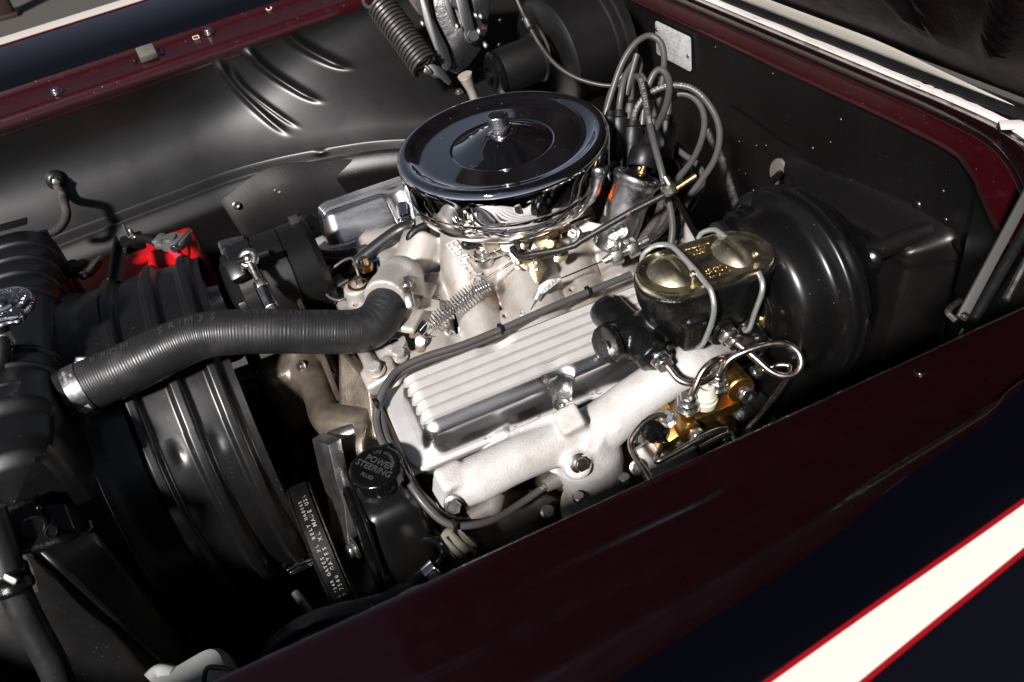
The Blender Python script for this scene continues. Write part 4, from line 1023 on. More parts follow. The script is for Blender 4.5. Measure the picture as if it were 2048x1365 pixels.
m = MB(); m.tube([U(692, 597, d=1.054), U(691, 588, d=1.054)], 0.0035, 10); m.tube([U(716, 553, d=1.052), U(722, 572, d=1.052)], 0.0035, 10); m.build('boot', K['rubber'], br)
m = MB(); m.prism(hexprism(0.010), 0.008, frame(U(733, 540, d=1.09), (0, 0, 1)), .0008); m.lathe([(0.006, 0.008), (0.005, 0.018), (0, 0.018)], frame(U(733, 540, d=1.09), (0, 0, 1)), 16)
sw = m.build('plug_fitting', K['brass'], None); tag(sw, 'small brass plug fitting behind the sender, partly under the black heater hose', 'fitting')
m = MB(); m.prism(hexprism(0.0045), 0.010, frame(U(726, 532, d=1.075), (0, 0, 1)), .0006); nz_ = m.build('hex_plug', K['zinc'], sw); 
# ================================================================== thermostat housing and upper hose
th = thing('thermostat_housing', 'rounded cast aluminium thermostat housing at the rear end of the coolant hose', 'housing', U(795, 570, d=1.0))
m = MB()
tc_ = U(800, 558, d=1.015)
m.ball(0.0285, frame(tc_, (0, 0, 1)), 24, (1, 1, 0.95)); m.tube([tc_, U(776, 588, d=0.985), U(770, 600, d=0.975)], 0.0255, 20)
m.box((0.055, 0.085, 0.010), frame(U(808, 610, d=1.01), (0.12, -0.15, 1), (0.75, -0.6, 0)), 0.003)
m.tube([U(805, 560, d=1.02), U(812, 605, d=1.01)], [0.026, 0.024], 18)
m.build('housing_casting', K['cast'], th, remesh=0.0022, smooth=3)
m = MB(); m.hexbolt(0.0085, 0.007, frame(U(812, 570, d=0.982), (0.1, -0.5, 0.8))); m.build('housing_bolt', K['stud'], th)
m = MB(); m.prism([(-0.03, -0.012), (0.03, -0.006), (0.026, 0.008), (-0.03, 0.012)], 0.003, frame(U(832, 608, d=1.005), (0.1, -0.45, 0.8), (0.7, -0.5, 0.1)), 0.001); m.build('gasket_tab', K['cast'], th)
hs = thing('coolant_hose', 'thick black ribbed upper coolant hose running from radiator to thermostat housing', 'hose', U(420, 690, d=0.93))
hp = [U(127, 798, d=0.908), U(152, 786, d=0.913), U(200, 762, d=0.918), U(260, 735, d=0.923), U(320, 706, d=0.927), U(372, 682, d=0.930), U(420, 669, d=0.933), U(480, 664, d=0.937), U(560, 663, d=0.944), U(640, 664, d=0.953), U(700, 664, d=0.960), U(738, 655, d=0.968), U(762, 634, d=0.976), U(774, 606, d=0.984), U(780, 582, d=0.992)]
hr = [0.0285, 0.0285, 0.0282, 0.0278, 0.0272, 0.0262, 0.0252, 0.0248, 0.0246, 0.0246, 0.0246, 0.0245, 0.0243, 0.0240, 0.0240]
HP = spline(hp, 40); NH = len(HP)
HRr = []
for i in range(NH):
    t = i * (len(hr) - 1) / (NH - 1); k = min(len(hr) - 2, int(t)); r = hr[k] + (hr[k + 1] - hr[k]) * (t - k)
    if 60 < i: r += 0.00022 * math.sin(i * 2 * math.pi / 3.5) * (0.6 + 0.4 * math.sin(i * .37))
    if i == 0: r -= 0.0015
    HRr.append(r)
HP2, HR2 = [], []
m = MB(); m.tube(HP, HRr, 40); m.build('hose_wall', K['hose'], hs, sharp=70)
def hose_line(i0, i1, ang):
    out = []
    for i in range(i0, i1):
        d = (HP[min(i + 1, NH - 1)] - HP[i - 1]).normalized(); up = (V((0, 0, 1)) - d * d.z).normalized(); sd_ = up.cross(d)
        if sd_.y > 0: sd_ = -sd_
        out.append((HP[i] + (up * math.cos(ang) + sd_ * math.sin(ang)) * (HRr[i] + 0.0001), (up * math.cos(ang) + sd_ * math.sin(ang))))
    return out
def hosetext(body_, i0, i1, ang, size):
    L = hose_line(i0, i1, ang)
    def nr(p): return min(L, key=lambda q: (q[0] - p).length)[1]
    pathtext('moulded_lettering', body_, size, [q[0] for q in L], nr, K['moulded'], hs, 0.0002, 0.95, ext=0.00012)
hosetext('EPDMK', 82, 150, 0.10, 0.0125)
hosetext('SR1M3SAL1', 172, 270, 0.16, 0.0135)
hosetext('MADE IN MEXICO 1708S A', 285, 440, -0.08, 0.0105)
hosetext('URIMI', 470, 530, 0.9, 0.0075)
def hose_clamp(par, i, w, r, mt, slots=True, ang=1.5):
    d = (HP[i + 1] - HP[i - 1]).normalized(); f = frame(HP[i], d, V((0, 0, 1)))
    m = MB(); m.lathe([(r, -w / 2), (r + 0.0008, -w / 2), (r + 0.0009, w / 2), (r, w / 2)], f, 48); b = m.build('clamp_band', K[mt], par)
    return f, b
cl = thing('hose_clamp', 'steel worm drive clamp round the radiator end of the coolant hose', 'clamp', HP[52])
f, b = hose_clamp(cl, 50, 0.0155, 0.0286, 'chrome_worn')
m = MB(); d_ = f.to_3x3() @ V((0, 0, 1)); s_ = U(166, 722, d=0.915)
m.box((0.013, 0.009, 0.010), frame(s_, -fwd, right), 0.002); m.lathe([(0.0055, 0), (0.0055, 0.009), (0, 0.009)], frame(s_ + down * 0.003 - right * 0.006, right - down * .35), 14); m.build('clamp_screw', K['zinc'], cl)
for k in range(6):
    a = math.radians(0)
    P = HP[50]; up = (V((0, 0, 1)) - d_ * d_.z).normalized(); sd_ = up.cross(d_); sd_ = -sd_ if sd_.y > 0 else sd_
    an = 1.62 + 0.062 * k; nr = up * math.cos(an) + sd_ * math.sin(an)
    m = MB(); m.box((0.009, 0.0007, 0.0006), frame(P + nr * 0.0295, nr, d_), 0); m.build('band_slot', K['ink'], cl)
for k, (tx, off) in enumerate((('HY-GEAR', 0.002), ('64', -0.004))):
    an = 0.35; nr = up * math.cos(an) + sd_ * math.sin(an); tn = nr.cross(d_)
    text('band_print', tx, 0.004, frame(P + nr * 0.0296 + d_ * off * -1, nr, -tn if tn.z > 0 else tn), K['ink'], cl, 0.0001)
cl2 = thing('hose_clamp', 'steel worm drive clamp joining the coolant hose to the thermostat housing', 'clamp', HP[-8])
f, b = hose_clamp(cl2, NH - 12, 0.013, 0.0246, 'steel')
m = MB(); s_ = U(819, 600, d=0.972); ax = (U(822, 618, d=.972) - U(815, 580, d=.976)).normalized()
m.box((0.012, 0.010, 0.020), frame(s_, ax, fwd), 0.002); m.build('clamp_housing', K['zinc'], cl2)
m = MB(); m.hexbolt(0.0058, 0.009, frame(s_ - ax * 0.012, -ax), False); m.build('clamp_screw', K['zinc'], cl2)

# ================================================================== air cleaner
ac_ = thing('air_cleaner', 'large round chrome air cleaner with knurled wing knob on top of the engine', 'air cleaner', (0, 0, 0.9))
AF = frame(V((0, 0, 1.0)), (-0.012, -0.02, 1))
def P2(pts, n=5): return [(p.x, p.y) for p in spline([V((a, b, 0)) for a, b in pts], n)]
lid = [(0.1245, -0.042), (0.1252, -0.041), (0.1262, -0.028), (0.1270, -0.014), (0.1264, -0.007), (0.1238, -0.0020), (0.1185, 0.0), (0.1125, -0.0016), (0.1055, -0.0058), (0.097, -0.0084), (0.085, -0.0085), (0.068, -0.0080)]
dome = [(0.0665, -0.0080), (0.0615, -0.0070), (0.057, -0.0085), (0.050, -0.0065), (0.042, -0.0030), (0.033, 0.0015), (0.024, 0.0052), (0.016, 0.0068), (0.0105, 0.0070), (0.0, 0.0070)]
lid_full = P2(lid, 5)[:-1] + P2([(0.068, -0.0080), (0.0625, -0.0079), (0.0605, -0.0090), (0.058, -0.0082), (0.050, -0.0045), (0.040, 0.0005), (0.030, 0.0050), (0.021, 0.0078), (0.0135, 0.0085), (0.008, 0.0086)], 5) + [(0, 0.0086)]
m = MB(); m.lathe(lid_full, AF, 128); m.build('lid', K['chrome'], ac_, sharp=70)
pan = P2([(0.05, -0.0815), (0.075, -0.0812), (0.094, -0.0800), (0.1060, -0.0768), (0.1140, -0.0710), (0.1192, -0.0630), (0.1216, -0.0540), (0.1222, -0.047), (0.1216, -0.0435), (0.119, -0.042)], 6)
m = MB(); m.lathe(pan, AF, 128); m.build('base_pan', K['chrome'], ac_, sharp=70)
m = MB(); m.lathe([(0.012, 0.0085), (0.0125, 0.0100), (0.0105, 0.0110)], AF, 40); m.build('washer', K['chrome'], ac_)
m = MB(); m.lathe([(0.0104, 0.0105), (0.0104, 0.0135), (0.0122, 0.0145), (0.0122, 0.0165), (0.0122, 0.0195), (0.0122, 0.0225), (0.0122, 0.0255), (0.0122, 0.0280), (0.0112, 0.0292), (0.0100, 0.0295), (0.0092, 0.0288), (0, 0.0288)], AF, 144, lambda a, h: 1 + (0.035 * math.sin(a * 36 + h * 900) if 0.0142 < h < 0.0285 else 0)); m.build('knob', K['steel'], ac_)
m = MB(); m.tube([AF @ V((0.009, 0, 0.0105)), AF @ V((0.0165, 0.004, 0.0107))], 0.0012, 6); m.tube([AF @ V((-0.009, 0, 0.0105)), AF @ V((-0.0165, -0.004, 0.0107))], 0.0012, 6); m.build('knob_wing', K['chrome'], ac_)
# ================================================================== carburettor
cb = thing('carburetor', 'gold zinc carburetor with linkage plates under the chrome air cleaner', 'carburetor', (0.02, 0, 0.88))
CZ = 0.884
m = MB(); m.prism(fillet([(-0.075, -0.062), (0.085, -0.062), (0.085, 0.062), (-0.075, 0.062)], 0.012), 0.008, Matrix.Translation((0, 0, CZ)), 0.002)
m.lathe([(0, 0), (0.013, 0), (0.013, 0.009), (0, 0.009)], frame(U(967, 521, d=1.035) - V((0, 0, 0.004)), (0, 0, 1)), 20); m.build('base_flange', K['machined'], cb)
m = MB(); m.box((0.145, 0.105, 0.034), Matrix.Translation((0.012, 0.004, CZ + 0.024)), 0.006)
m.box((0.05, 0.03, 0.022), Matrix.Translation((-0.040, -0.048, CZ + 0.020)), 0.004); m.box((0.04, 0.020, 0.022), Matrix.Translation((0.060, -0.052, CZ + 0.022)), 0.003)
m.lathe([(0.040, 0), (0.040, 0.03)], Matrix.Translation((0, 0, CZ + 0.03)), 24); m.build('main_body', mat('carb_zinc', (0.60, 0.55, 0.44), 0.8, 0.35, bump=(500, 0.2), cvar=(0.52, 0.38, 0.18), cscale=35, cth=(0.42, 0.62)), cb)
bs = U(967, 508, d=1.030)
m = MB(); m.lathe([(0.0125, -0.001), (0.0125, 0.001), (0, 0.001)], frame(bs, (0, 0, 1)), 24); m.hexbolt(0.0085, 0.010, frame(bs, (0, 0, 1)), False); m.lathe([(0.0045, 0.009), (0.0045, 0.013), (0, 0.0135)], frame(bs, (0, 0, 1)), 12); m.build('stud_nut', K['zinc'], cb)
m = MB(); m.lathe([(0.0105, -0.020), (0.0105, 0.0)], frame(bs - V((0, 0, 0.010)), (0, 0, 1)), 24); m.build('spacer', K['rubber'], cb)
m = MB(); m.tube([U(932, 490, d=1.025), U(945, 486, d=1.03)], 0.0062, 14); m.ball(0.0062, frame(U(932, 490, d=1.025), right), 12); m.build('vacuum_cap', K['rubber'], cb)
m = MB(); m.tube([U(944, 487, d=1.03), U(962, 482, d=1.035)], 0.0035, 10); m.build('nipple', K['brass'], cb)
m = MB(); m.tube(spline([U(910, 462, d=1.06), U(925, 478, d=1.055), U(940, 490, d=1.05)], 5), 0.006, 10); m.build('vacuum_hose', K['rubber'], cb)
# linkage plates
def plate(px, d, mt, nm, th=0.0022):
    P = [U(x, y, d=d) for x, y in px]; c = sum(P, V()) / len(P)
    f = frame(c, -fwd, right); fi = f.inverted()
    m = MB(); m.prism(fillet([(fi @ p)[:2] for p in P], 0.0025, 3), th, f, 0.0004); return m.build(nm, K[mt], cb)
plate([(1016, 500), (1030, 512), (1060, 514), (1078, 520), (1072, 535), (1058, 545), (1050, 540), (1045, 536), (1036, 526), (1028, 528)], 1.005, 'yellow', 'throttle_plate')
plate([(1030, 530), (1050, 538), (1040, 543), (1030, 538)], 1.004, 'yellow', 'throttle_cam')
plate([(1060, 526), (1068, 518), (1080, 516), (1086, 524), (1090, 528), (1094, 536), (1088, 546), (1084, 556), (1080, 566), (1074, 570), (1068, 562), (1060, 548)], 0.998, 'yellow', 'throttle_arm', 0.003)
plate([(1108, 505), (1128, 498), (1138, 504), (1134, 518), (1118, 528), (1108, 524)], 1.01, 'yellow', 'choke_cam')
plate([(1074, 514), (1108, 500), (1112, 510), (1080, 522)], 1.012, 'yellow', 'link_arm')
plate([(1040, 478), (1050, 470), (1058, 488), (1052, 502), (1042, 498)], 1.015, 'yellow', 'fast_idle_plate')
plate([(1098, 470), (1118, 458), (1140, 446), (1142, 458), (1120, 470), (1100, 480)], 1.03, 'brass', 'choke_housing_plate')
for px, py, r, dd in ((1024, 492, .0115, 1.008), (1092, 486, .010, 1.015), (1108, 492, .007, 1.01), (1072, 486, .013, 1.03)):
    m = MB(); m.lathe([(r, 0), (r, 0.012), (r * 0.75, 0.014), (r * .75, 0.017), (0, 0.017)], frame(U(px, py, d=dd + .012), -fwd * 0.8 - right * .3), 20); m.build('shaft_boss', K['yellow'] if r < .011 else K['machined'], cb)
for px, py in ((1071, 527), (1072, 540), (1035, 526), (1117, 507)):
    m = MB(); m.lathe([(0.0028, 0), (0.0028, 0.002), (0.002, 0.003), (0, 0.003)], frame(U(px, py, d=0.996), -fwd), 12); m.build('pivot_pin', K['zinc'], cb)
m = MB(); m.tube(spline([U(976, 470, d=1.03), U(980, 490, d=1.025), U(992, 505, d=1.02), U(1008, 512, d=1.015), U(1020, 518, d=1.006)], 6), 0.0014, 8); m.tube([U(983, 495, d=1.02), U(998, 478, d=1.025)], 0.0012, 6); m.build('link_rod', K['zinc'], cb)
m = MB(); m.tube(spline([U(1118, 450, d=1.03), U(1121, 470, d=1.02), U(1121, 488, d=1.015), U(1112, 492, d=1.012)], 6), 0.0018, 8); m.build('link_rod', K['yellow'], cb)
text('stamped_numbers', '1477', 0.012, frame(U(1124, 457, d=1.022), -fwd, U(1150, 448, d=1.02) - U(1110, 462, d=1.02)), K['zinc'], cb, 0.0006)
m = MB(); m.hexbolt(0.005, 0.006, frame(U(1148, 467, d=1.02), -fwd * .6 + V((0, 0, .6)))); m.hexbolt(0.004, .005, frame(U(1016, 466, d=1.03), (0, 0, 1))); m.build('cover_screws', K['zinc'], cb)['kind'] = 'stuff'
# return spring, rear bracket, throttle cable
sp_ = thing('throttle_spring', 'coiled steel return spring stretched across the cast intake', 'spring', U(930, 590, d=0.99))
def coil(p0, p1, n, r, wr, par, name, mt, close=0.0, per=12):
    ax = (p1 - p0); L = ax.length; ax.normalize(); u = ax.orthogonal().normalized(); w = ax.cross(u); pts = []
    for i in range(int(n * per) + 1):
        t = i / (n * per); s = t
        if close: s = t - close * math.sin(2 * math.pi * t) / (2 * math.pi)
        a = 2 * math.pi * i / per; pts.append(p0 + ax * L * s + (u * math.cos(a) + w * math.sin(a)) * r)
    m = MB(); m.tube(pts, wr, 6); return m.build(name, K[mt], par)
coil(U(858, 652, d=0.985), U(942, 585, d=0.985), 16, 0.0098, 0.00062, sp_, 'coil', 'steel')
coil(U(943, 584, d=0.985), U(978, 568, d=0.985), 7, 0.0078, 0.00062, sp_, 'coil', 'steel')
m = MB(); m.tube([U(964, 562, d=0.98), U(1024, 524, d=0.995)], 0.0006, 6); m.build('hook', K['steel'], sp_)
m = MB(); m.tube([U(974, 560, d=0.985), U(1026, 526, d=1.0)], 0.0006, 6); m.build('hook', K['steel'], sp_)
m = MB(); m.tube(spline([U(862, 640, d=.985), U(848, 652, d=.985), U(840, 662, d=.985)], 4), 0.0007, 6); m.build('hook', K['steel'], sp_)
m = MB(); m.tube(spline([U(862, 650, d=.983), U(852, 664, d=.983), U(846, 672, d=.983), U(862, 674, d=.983)], 4), 0.0006, 6); m.build('hook', K['steel'], sp_)
sb = thing('spring_bracket', 'small brown steel spring anchor bracket at the front of the intake', 'bracket', U(838, 680, d=0.985))
def plateo(px, d, mt, nm, par, th=0.002, tilt=None):
    P = [U(x, y, d=d) for x, y in px]; c = sum(P, V()) / len(P); f = frame(c, tilt or -fwd, right); fi = f.inverted()
    m = MB(); m.prism(fillet([(fi @ p)[:2] for p in P], 0.003, 3), th, f, 0.0004); return m.build(nm, K[mt], par)
plateo([(818, 668), (826, 660), (838, 664), (846, 672), (852, 690), (850, 705), (832, 706), (836, 690), (830, 676), (820, 678)], 0.985, 'rust', 'anchor_plate', sb)
m = MB(); m.hexbolt(0.0055, 0.005, frame(U(843, 683, d=0.982), -fwd)); m.build('anchor_bolt', K['stud'], sb)
tcb = thing('throttle_cable', 'braided throttle cable with pale lever clevis and silver adjuster ends behind the carburetor', 'cable', U(1200, 520, d=0.99))
plateo([(1074, 580), (1082, 568), (1096, 560), (1120, 557), (1122, 560), (1108, 572), (1096, 582), (1090, 588), (1080, 588)], 0.985, 'white', 'clevis', tcb, 0.005)
text('clevis_lettering', 'LOKAR', 0.0072, frame(U(1100, 572, d=0.979), -fwd, U(1118, 560, d=.98) - U(1092, 584, d=.98)), K['dimink'], tcb, 0.0002)
m = MB(); m.tube([U(1079, 584, d=0.985), U(1072, 600, d=0.985)], 0.0048, 14); m.build('ferrule', K['bail'], tcb)
m = MB(); m.tube([U(1073, 598, d=0.985), U(1059, 627, d=0.985)], 0.0009, 6); m.build('wire_end', K['steel'], tcb)
m = MB(); m.tube([U(1120, 558, d=0.986), U(1212, 520, d=1.0)], 0.0009, 6); m.build('inner_wire', K['steel'], tcb)
cpts = [U(1208, 523, d=1.0), U(1222, 515, d=1.0), U(1240, 508, d=1.0), U(1262, 497, d=1.0), U(1278, 489, d=1.0), U(1296, 480, d=1.0)]
m = MB(); m.tube([cpts[0], cpts[1]], [0.004, 0.006], 14); m.prism(hexprism(0.0115), 0.013, frame(cpts[1], cpts[2] - cpts[1]), 0.001); m.tube([cpts[2], cpts[3]], 0.0045, 14); m.prism(hexprism(0.0118), 0.013, frame(cpts[3] - (cpts[3] - cpts[2]) * .35, cpts[3] - cpts[2]), 0.001); m.tube([cpts[3], cpts[4]], [0.0055, 0.005], 14); m.tube([cpts[4], cpts[5]], 0.0062, 16); m.build('adjuster', K['zinc'], tcb)
m = MB(); m.tube(spline([U(1296, 480, d=1.0), U(1312, 470, d=1.005), U(1330, 452, d=1.01), U(1345, 420, d=1.02), U(1348, 395, d=1.03)], 6), 0.0042, 10); m.build('sheath', K['stud'], tcb)
kb = thing('cable_bracket', 'zinc cable bracket with bolts standing on the rear of the intake', 'bracket', U(1225, 480, d=1.03))
plateo([(1218, 462), (1226, 456), (1238, 458), (1241, 480), (1240, 508), (1228, 512), (1216, 500), (1216, 480)], 1.005, 'zinc', 'upright_plate', kb)
plateo([(1150, 452), (1165, 440), (1185, 446), (1215, 452), (1222, 462), (1200, 466), (1180, 462), (1160, 468)], 1.03, 'cast', 'foot_plate', kb, 0.003)
for px, py in ((1226, 470), (1243, 463), (1147, 467)):
    m = MB(); m.hexbolt(0.006, 0.006, frame(U(px, py, d=1.002 if px > 1200 else 1.02), (-0.5, -0.5, 0.5))); m.build('bracket_bolt', K['zinc'], kb)
kd = thing('kickdown_rod', 'long black kickdown rod rising from the carburetor to a brass tipped swivel', 'rod', U(1200, 460, d=0.95))
m = MB(); m.tube(spline([U(1024, 495, d=1.0), U(1032, 508, d=.995), U(1046, 513, d=.99), U(1062, 510, d=.985)], 6) + [U(1120, 500, d=0.975), U(1150, 491, d=0.97), U(1162, 482, d=0.968), U(1260, 425, d=0.955), U(1345, 382, d=0.945)], 0.0038, 12); m.build('rod', mat('rusty_black_rod', (0.018, 0.016, 0.015), 0.2, 0.4, bump=(500, 0.3), cvar=(0.22, 0.09, 0.04), cscale=45, cth=(0.66, 0.72)), kd)
m = MB(); m.tube([U(1352, 378, d=0.943), U(1392, 352, d=0.938)], 0.0036, 12); m.build('brass_tip', K['brass'], kd)
m = MB(); m.lathe([(0.006, 0), (0.0085, 0.003), (0.0085, 0.010), (0.006, 0.013)], frame(U(1334, 368, d=0.94), fwd * .3 + down * .6 + right * .3), 16, lambda a, h: 1 + 0.1 * math.sin(a * 8)); m.tube([U(1330, 355, d=.945), U(1350, 388, d=.943)], 0.0042, 10); m.build('swivel', K['stud'], kd)
# ================================================================== exhaust manifold (driver side)
ex = thing('exhaust_manifold', 'chalky white cast exhaust manifold below the near valve cover', 'manifold', (-0.05, -0.29, 0.7))
EY = -0.292
def E(px, py, k=0.0): return U(px, py, y=EY + k)
m = MB()
m.tube(spline([E(918, 972, .012), E(960, 955), E(1020, 925), E(1080, 900), E(1140, 880), E(1180, 880)], 6), [0.024, 0.0245, 0.0240, 0.0238, 0.0245, 0.030], 24)
m.tube(spline([E(1150, 890), E(1215, 845), E(1280, 792), E(1340, 752), E(1390, 728), E(1440, 706, .02)], 6), [0.031, 0.0275, 0.0245, 0.0240, 0.0240, 0.022], 24)
m.tube(spline([E(1150, 868), E(1172, 905), E(1186, 955), E(1192, 1000), E(1196, 1030)], 6), [0.034, 0.039, 0.036, 0.033, 0.033], 24)
m.tube([E(1228, 845, -.016), E(1222, 905, -.006)], [0.012, 0.002], 10)                       # web
m.box((0.027, 0.028, 0.034), frame(E(1143, 846, -0.002), (-0.30, -0.38, 0.9), (1, -.1, 0.2)), 0.002)
m.tube([E(1215, 862, -.012), E(1165, 905, -.020)], [0.012, 0.016], 10)   # machined boss
m.box((0.060, 0.030, 0.020), frame(E(1080, 868, .012), (-0.1, -0.55, 0.9), (1, -.08, 0.1)), 0.003)
m.box((0.030, 0.028, 0.072), frame(E(900, 975, .014), (0.1, -0.45, 1), (1, 0.1, 0)), 0.004)        # front flange
m.tube([E(1120, 915), E(1105, 880, .06)], 0.02, 14); m.tube([E(1010, 905, .03), E(1000, 880, .06)], 0.024, 14); m.tube([E(1270, 790, .03), E(1255, 770, .06)], 0.022, 14)
m.lathe([(0, 0), (0.017, 0), (0.014, 0.012), (0, 0.012)], frame(E(1152, 928, -.028), (-.1, -.8, .5)), 18)
m.build('casting', K['exhaust'], ex, remesh=0.0024, smooth=6)
m = MB(); fl_ = frame(E(1205, 1012), (0.0, -0.12, 1), (1, 0.1, 0)); m.prism(fillet([(-0.05, -0.012), (-0.02, -0.042), (0.02, -0.042), (0.058, -0.01), (0.058, 0.016), (0.03, 0.04), (-0.03, 0.04), (-0.05, 0.012)], 0.014, 4), 0.012, fl_, 0.003); m.build('outlet_flange', K['exhaust'], ex)
m = MB(); m.lathe([(0.036, -0.045), (0.036, 0.0)], fl_, 24); m.build('down_pipe', K['stud'], ex)
for px, py in ((1157, 998), (1249, 960)):
    m = MB(); m.lathe([(0.0062, 0), (0.0062, 0.005), (0.005, 0.006), (0, 0.006)], frame(U(px, py, d=0.905), (0, -0.12, 1)), 16); m.build('flange_stud', K['stud'], ex)
for px, py, mt, d_, nn in ((908, 1008, 'stud', .868, (-.2, -.7, .3)), (1157, 926, 'stud', 0.878, (.1, -.8, .4)), (1283, 872, 'stud', 0.94, (-.2, -.8, .3))):
    m = MB(); m.hexbolt(0.0078, 0.010, frame(U(px, py, d=d_), nn)); m.build('manifold_bolt', K[mt], ex)

# ================================================================== spark plug wires down the front and plug boots
K['wire_ink'] = mat('wire_print', (0.34, 0.33, 0.32), 0, .6)
def cable(nm, lab, cat, pts, r, mt, n=10, grp=None, txt=None):
    P = spline(pts, n); m = MB(); m.tube(P, r, 14)
    if txt is None: o = m.build(nm, K[mt], None); return tag(o, lab, cat, grp), P
    o = thing(nm, lab, cat, P[0], grp); m.build('insulation', K[mt], o)
    i0, i1, body_, size = txt[:4]; nr = txt[4] if len(txt) > 4 else None
    seg = P[i0:i1]; 
    if len(txt) > 5 and txt[5]: seg = seg[::-1]
    def nrm(p):
        k = min(range(len(seg)), key=lambda q: (seg[q] - p).length); t = (seg[min(k + 1, len(seg) - 1)] - seg[max(k - 1, 0)]).normalized()
        v = (CAM - p).normalized() + V((0, 0, 0.25)); return (v - t * v.dot(t)).normalized()
    pathtext('printed_lettering', body_, size, seg, nrm, K['wire_ink'], o, r + 0.0002, 0.85, ext=0.0001, wt=0.00006)
    return o, P
upper = [(1262, 549, .985), (1180, 583, .975), (1100, 616, .965), (1000, 660, .957), (920, 692, .950), (850, 714, .945), (800, 738, .94), (772, 770, .93), (757, 805, .925)]
cable('plug_wire', 'printed grey spark plug wire along the inner edge of the near valve cover', 'wire', [U(a, b, d=c) for a, b, c in upper + [(752, 840, .92), (765, 885, .91), (795, 925, .90), (825, 975, .885), (850, 1010, .88), (885, 1042, .88), (925, 1052, .885), (985, 1040, .90), (1040, 1008, .92), (1092, 972, .935)]], 0.0041, 'wire', 8, 'grey spark plug wires', (142, 176, 'Ultra 40 - 60 R Class F', 0.0055))
cable('plug_wire', 'grey plug wire tucked under the printed one, ending at the lower boot', 'wire', [U(a + 2, b + 9, d=c + .004) for a, b, c in upper[3:]] + [U(764, 838, d=.926), U(776, 880, d=.915), U(808, 925, d=.905), U(832, 975, d=.892), U(858, 1005, d=.888), U(890, 1034, d=.89), U(930, 1042, d=.90), U(955, 1036, d=.91)], 0.0040, 'wire', 8, 'grey spark plug wires')
m = MB(); m.tube(spline([U(762, 830, d=.93), U(775, 862, d=.925), U(783, 888, d=.92)], 6), 0.0011, 6); w_ = m.build('thin_wire', mat('green_wire', (0.10, 0.28, 0.22), 0, .4), None); tag(w_, 'thin green striped wire beside the grey plug wires at the front of the valve cover', 'wire')
for (x, y, d, ax, r) in ((752, 808, .923, (1, 0, .1), .0062), (1001, 657, .955, (1, .05, 0), .0055), (1176, 582, .972, (1, 0.05, 0), .0052), (908, 1051, .878, (1, 0, -.05), .0056)):
    m = MB(); f = frame(U(x, y, d=d), ax); m.lathe([(r, -.0018), (r + .0007, -.0015), (r + .0007, .0015), (r, .0018)], f, 16); m.box((.003, .004, .004), f @ Matrix.Translation((0, -r - .001, 0)), .0005)
    z_ = m.build('cable_tie', K['rubber'], None)
    tag(z_, {752: 'black cable tie round two plug wires left of the valve cover front', 1001: 'black cable tie on the wire at the valve cover notch', 1176: 'black cable tie on the wire near the throttle cable clevis', 908: 'black cable tie where the plug wires dip lowest below the manifold'}[x], 'cable tie', 'black cable ties')
for i, (p0, p1, p2, lab) in enumerate(((( 1090, 972, .935), (1118, 956, .94), (1142, 930, .945), 'dusty grey angled spark plug boot under the middle of the manifold'), ((940, 1036, .905), (975, 1015, .91), (990, 985, .915), 'dusty grey spark plug boot below the front end of the manifold'))):
    b_ = thing('plug_boot', lab, 'boot', U(*p1[:2], d=p1[2]), 'angled spark plug boots')
    m = MB(); m.tube(spline([U(p0[0], p0[1], d=p0[2]), U(p1[0], p1[1], d=p1[2]), U(p1[0] + 10, p1[1] - 5, d=p1[2]), U(p2[0], p2[1], d=p2[2])], 6), [0.0075, 0.0105, 0.0115, 0.0125], 16); m.build('boot_sleeve', K['primer'], b_)
    m = MB(); m.lathe([(0.0125, 0), (0.0135, 0.002), (0.0125, 0.004)], frame(U(p2[0], p2[1], d=p2[2]), U(*p2[:2], d=p2[2]) - U(*p1[:2], d=p1[2])), 18); m.build('boot_lip', K['rubber'], b_)

# ================================================================== power steering pump
ps = thing('power_steering_pump', 'black power steering pump reservoir with scattered paint chips below the round lettered cap', 'pump', U(800, 1060, d=0.93))
m = MB(); pc = U(797, 1045, d=0.925)
vs = []; prof = fillet([(-0.030, -0.040), (0.028, -0.040), (0.028, 0.05), (-0.030, 0.05)], 0.012, 4); N = len(prof)
rows = ((-0.062, .86, 0), (-0.057, .97, 0), (-0.045, 1, 0), (0.030, 1, 0), (0.048, 0.96, -.002), (0.056, 0.86, -.004), (0.060, .7, -.005), (.060, .2, -.005))
for h, s, dx in rows: vs += [V((p[0] * s + dx, p[1] * s, h)) for p in prof]
m.add(vs, [(i * N + j, i * N + (j + 1) % N, (i + 1) * N + (j + 1) % N, (i + 1) * N + j) for i in range(len(rows) - 1) for j in range(N)] + [tuple(range(N))[::-1], tuple(range(N * (len(rows) - 1), N * len(rows)))], frame(pc, (0.0, -0.02, 1), (1, 0, 0)))
m.build('reservoir', K['satin_smooth'], ps)
m = MB(); m.box((0.004, 0.092, 0.128), frame(pc + V((-0.034, 0.004, -0.004)), (0.05, -0.02, 1), (1, 0, 0)), 0.0018)
m.box((0.010, 0.070, 0.10), frame(pc + V((-0.040, 0.006, -0.008)), (0.05, -0.02, 1), (1, 0, 0)), 0.004); m.box((0.012, 0.030, 0.036), frame(U(763, 1112, d=0.925), (0, 0, 1)), 0.005); m.build('front_flange', K['gloss_black'], ps)
m = MB(); m.tube([U(757, 985, d=0.893), U(757, 960, d=0.885)], 0.0225, 28); m.build('filler_neck', K['satin_smooth'], ps)
cap_ = thing('reservoir_cap', 'round black knurled cap with raised power steering lettering', 'cap', U(757, 935, d=0.868))
kf = frame(U(757, 950, d=0.874), (-0.02, -0.10, 1), (0.70, -0.72, 0))
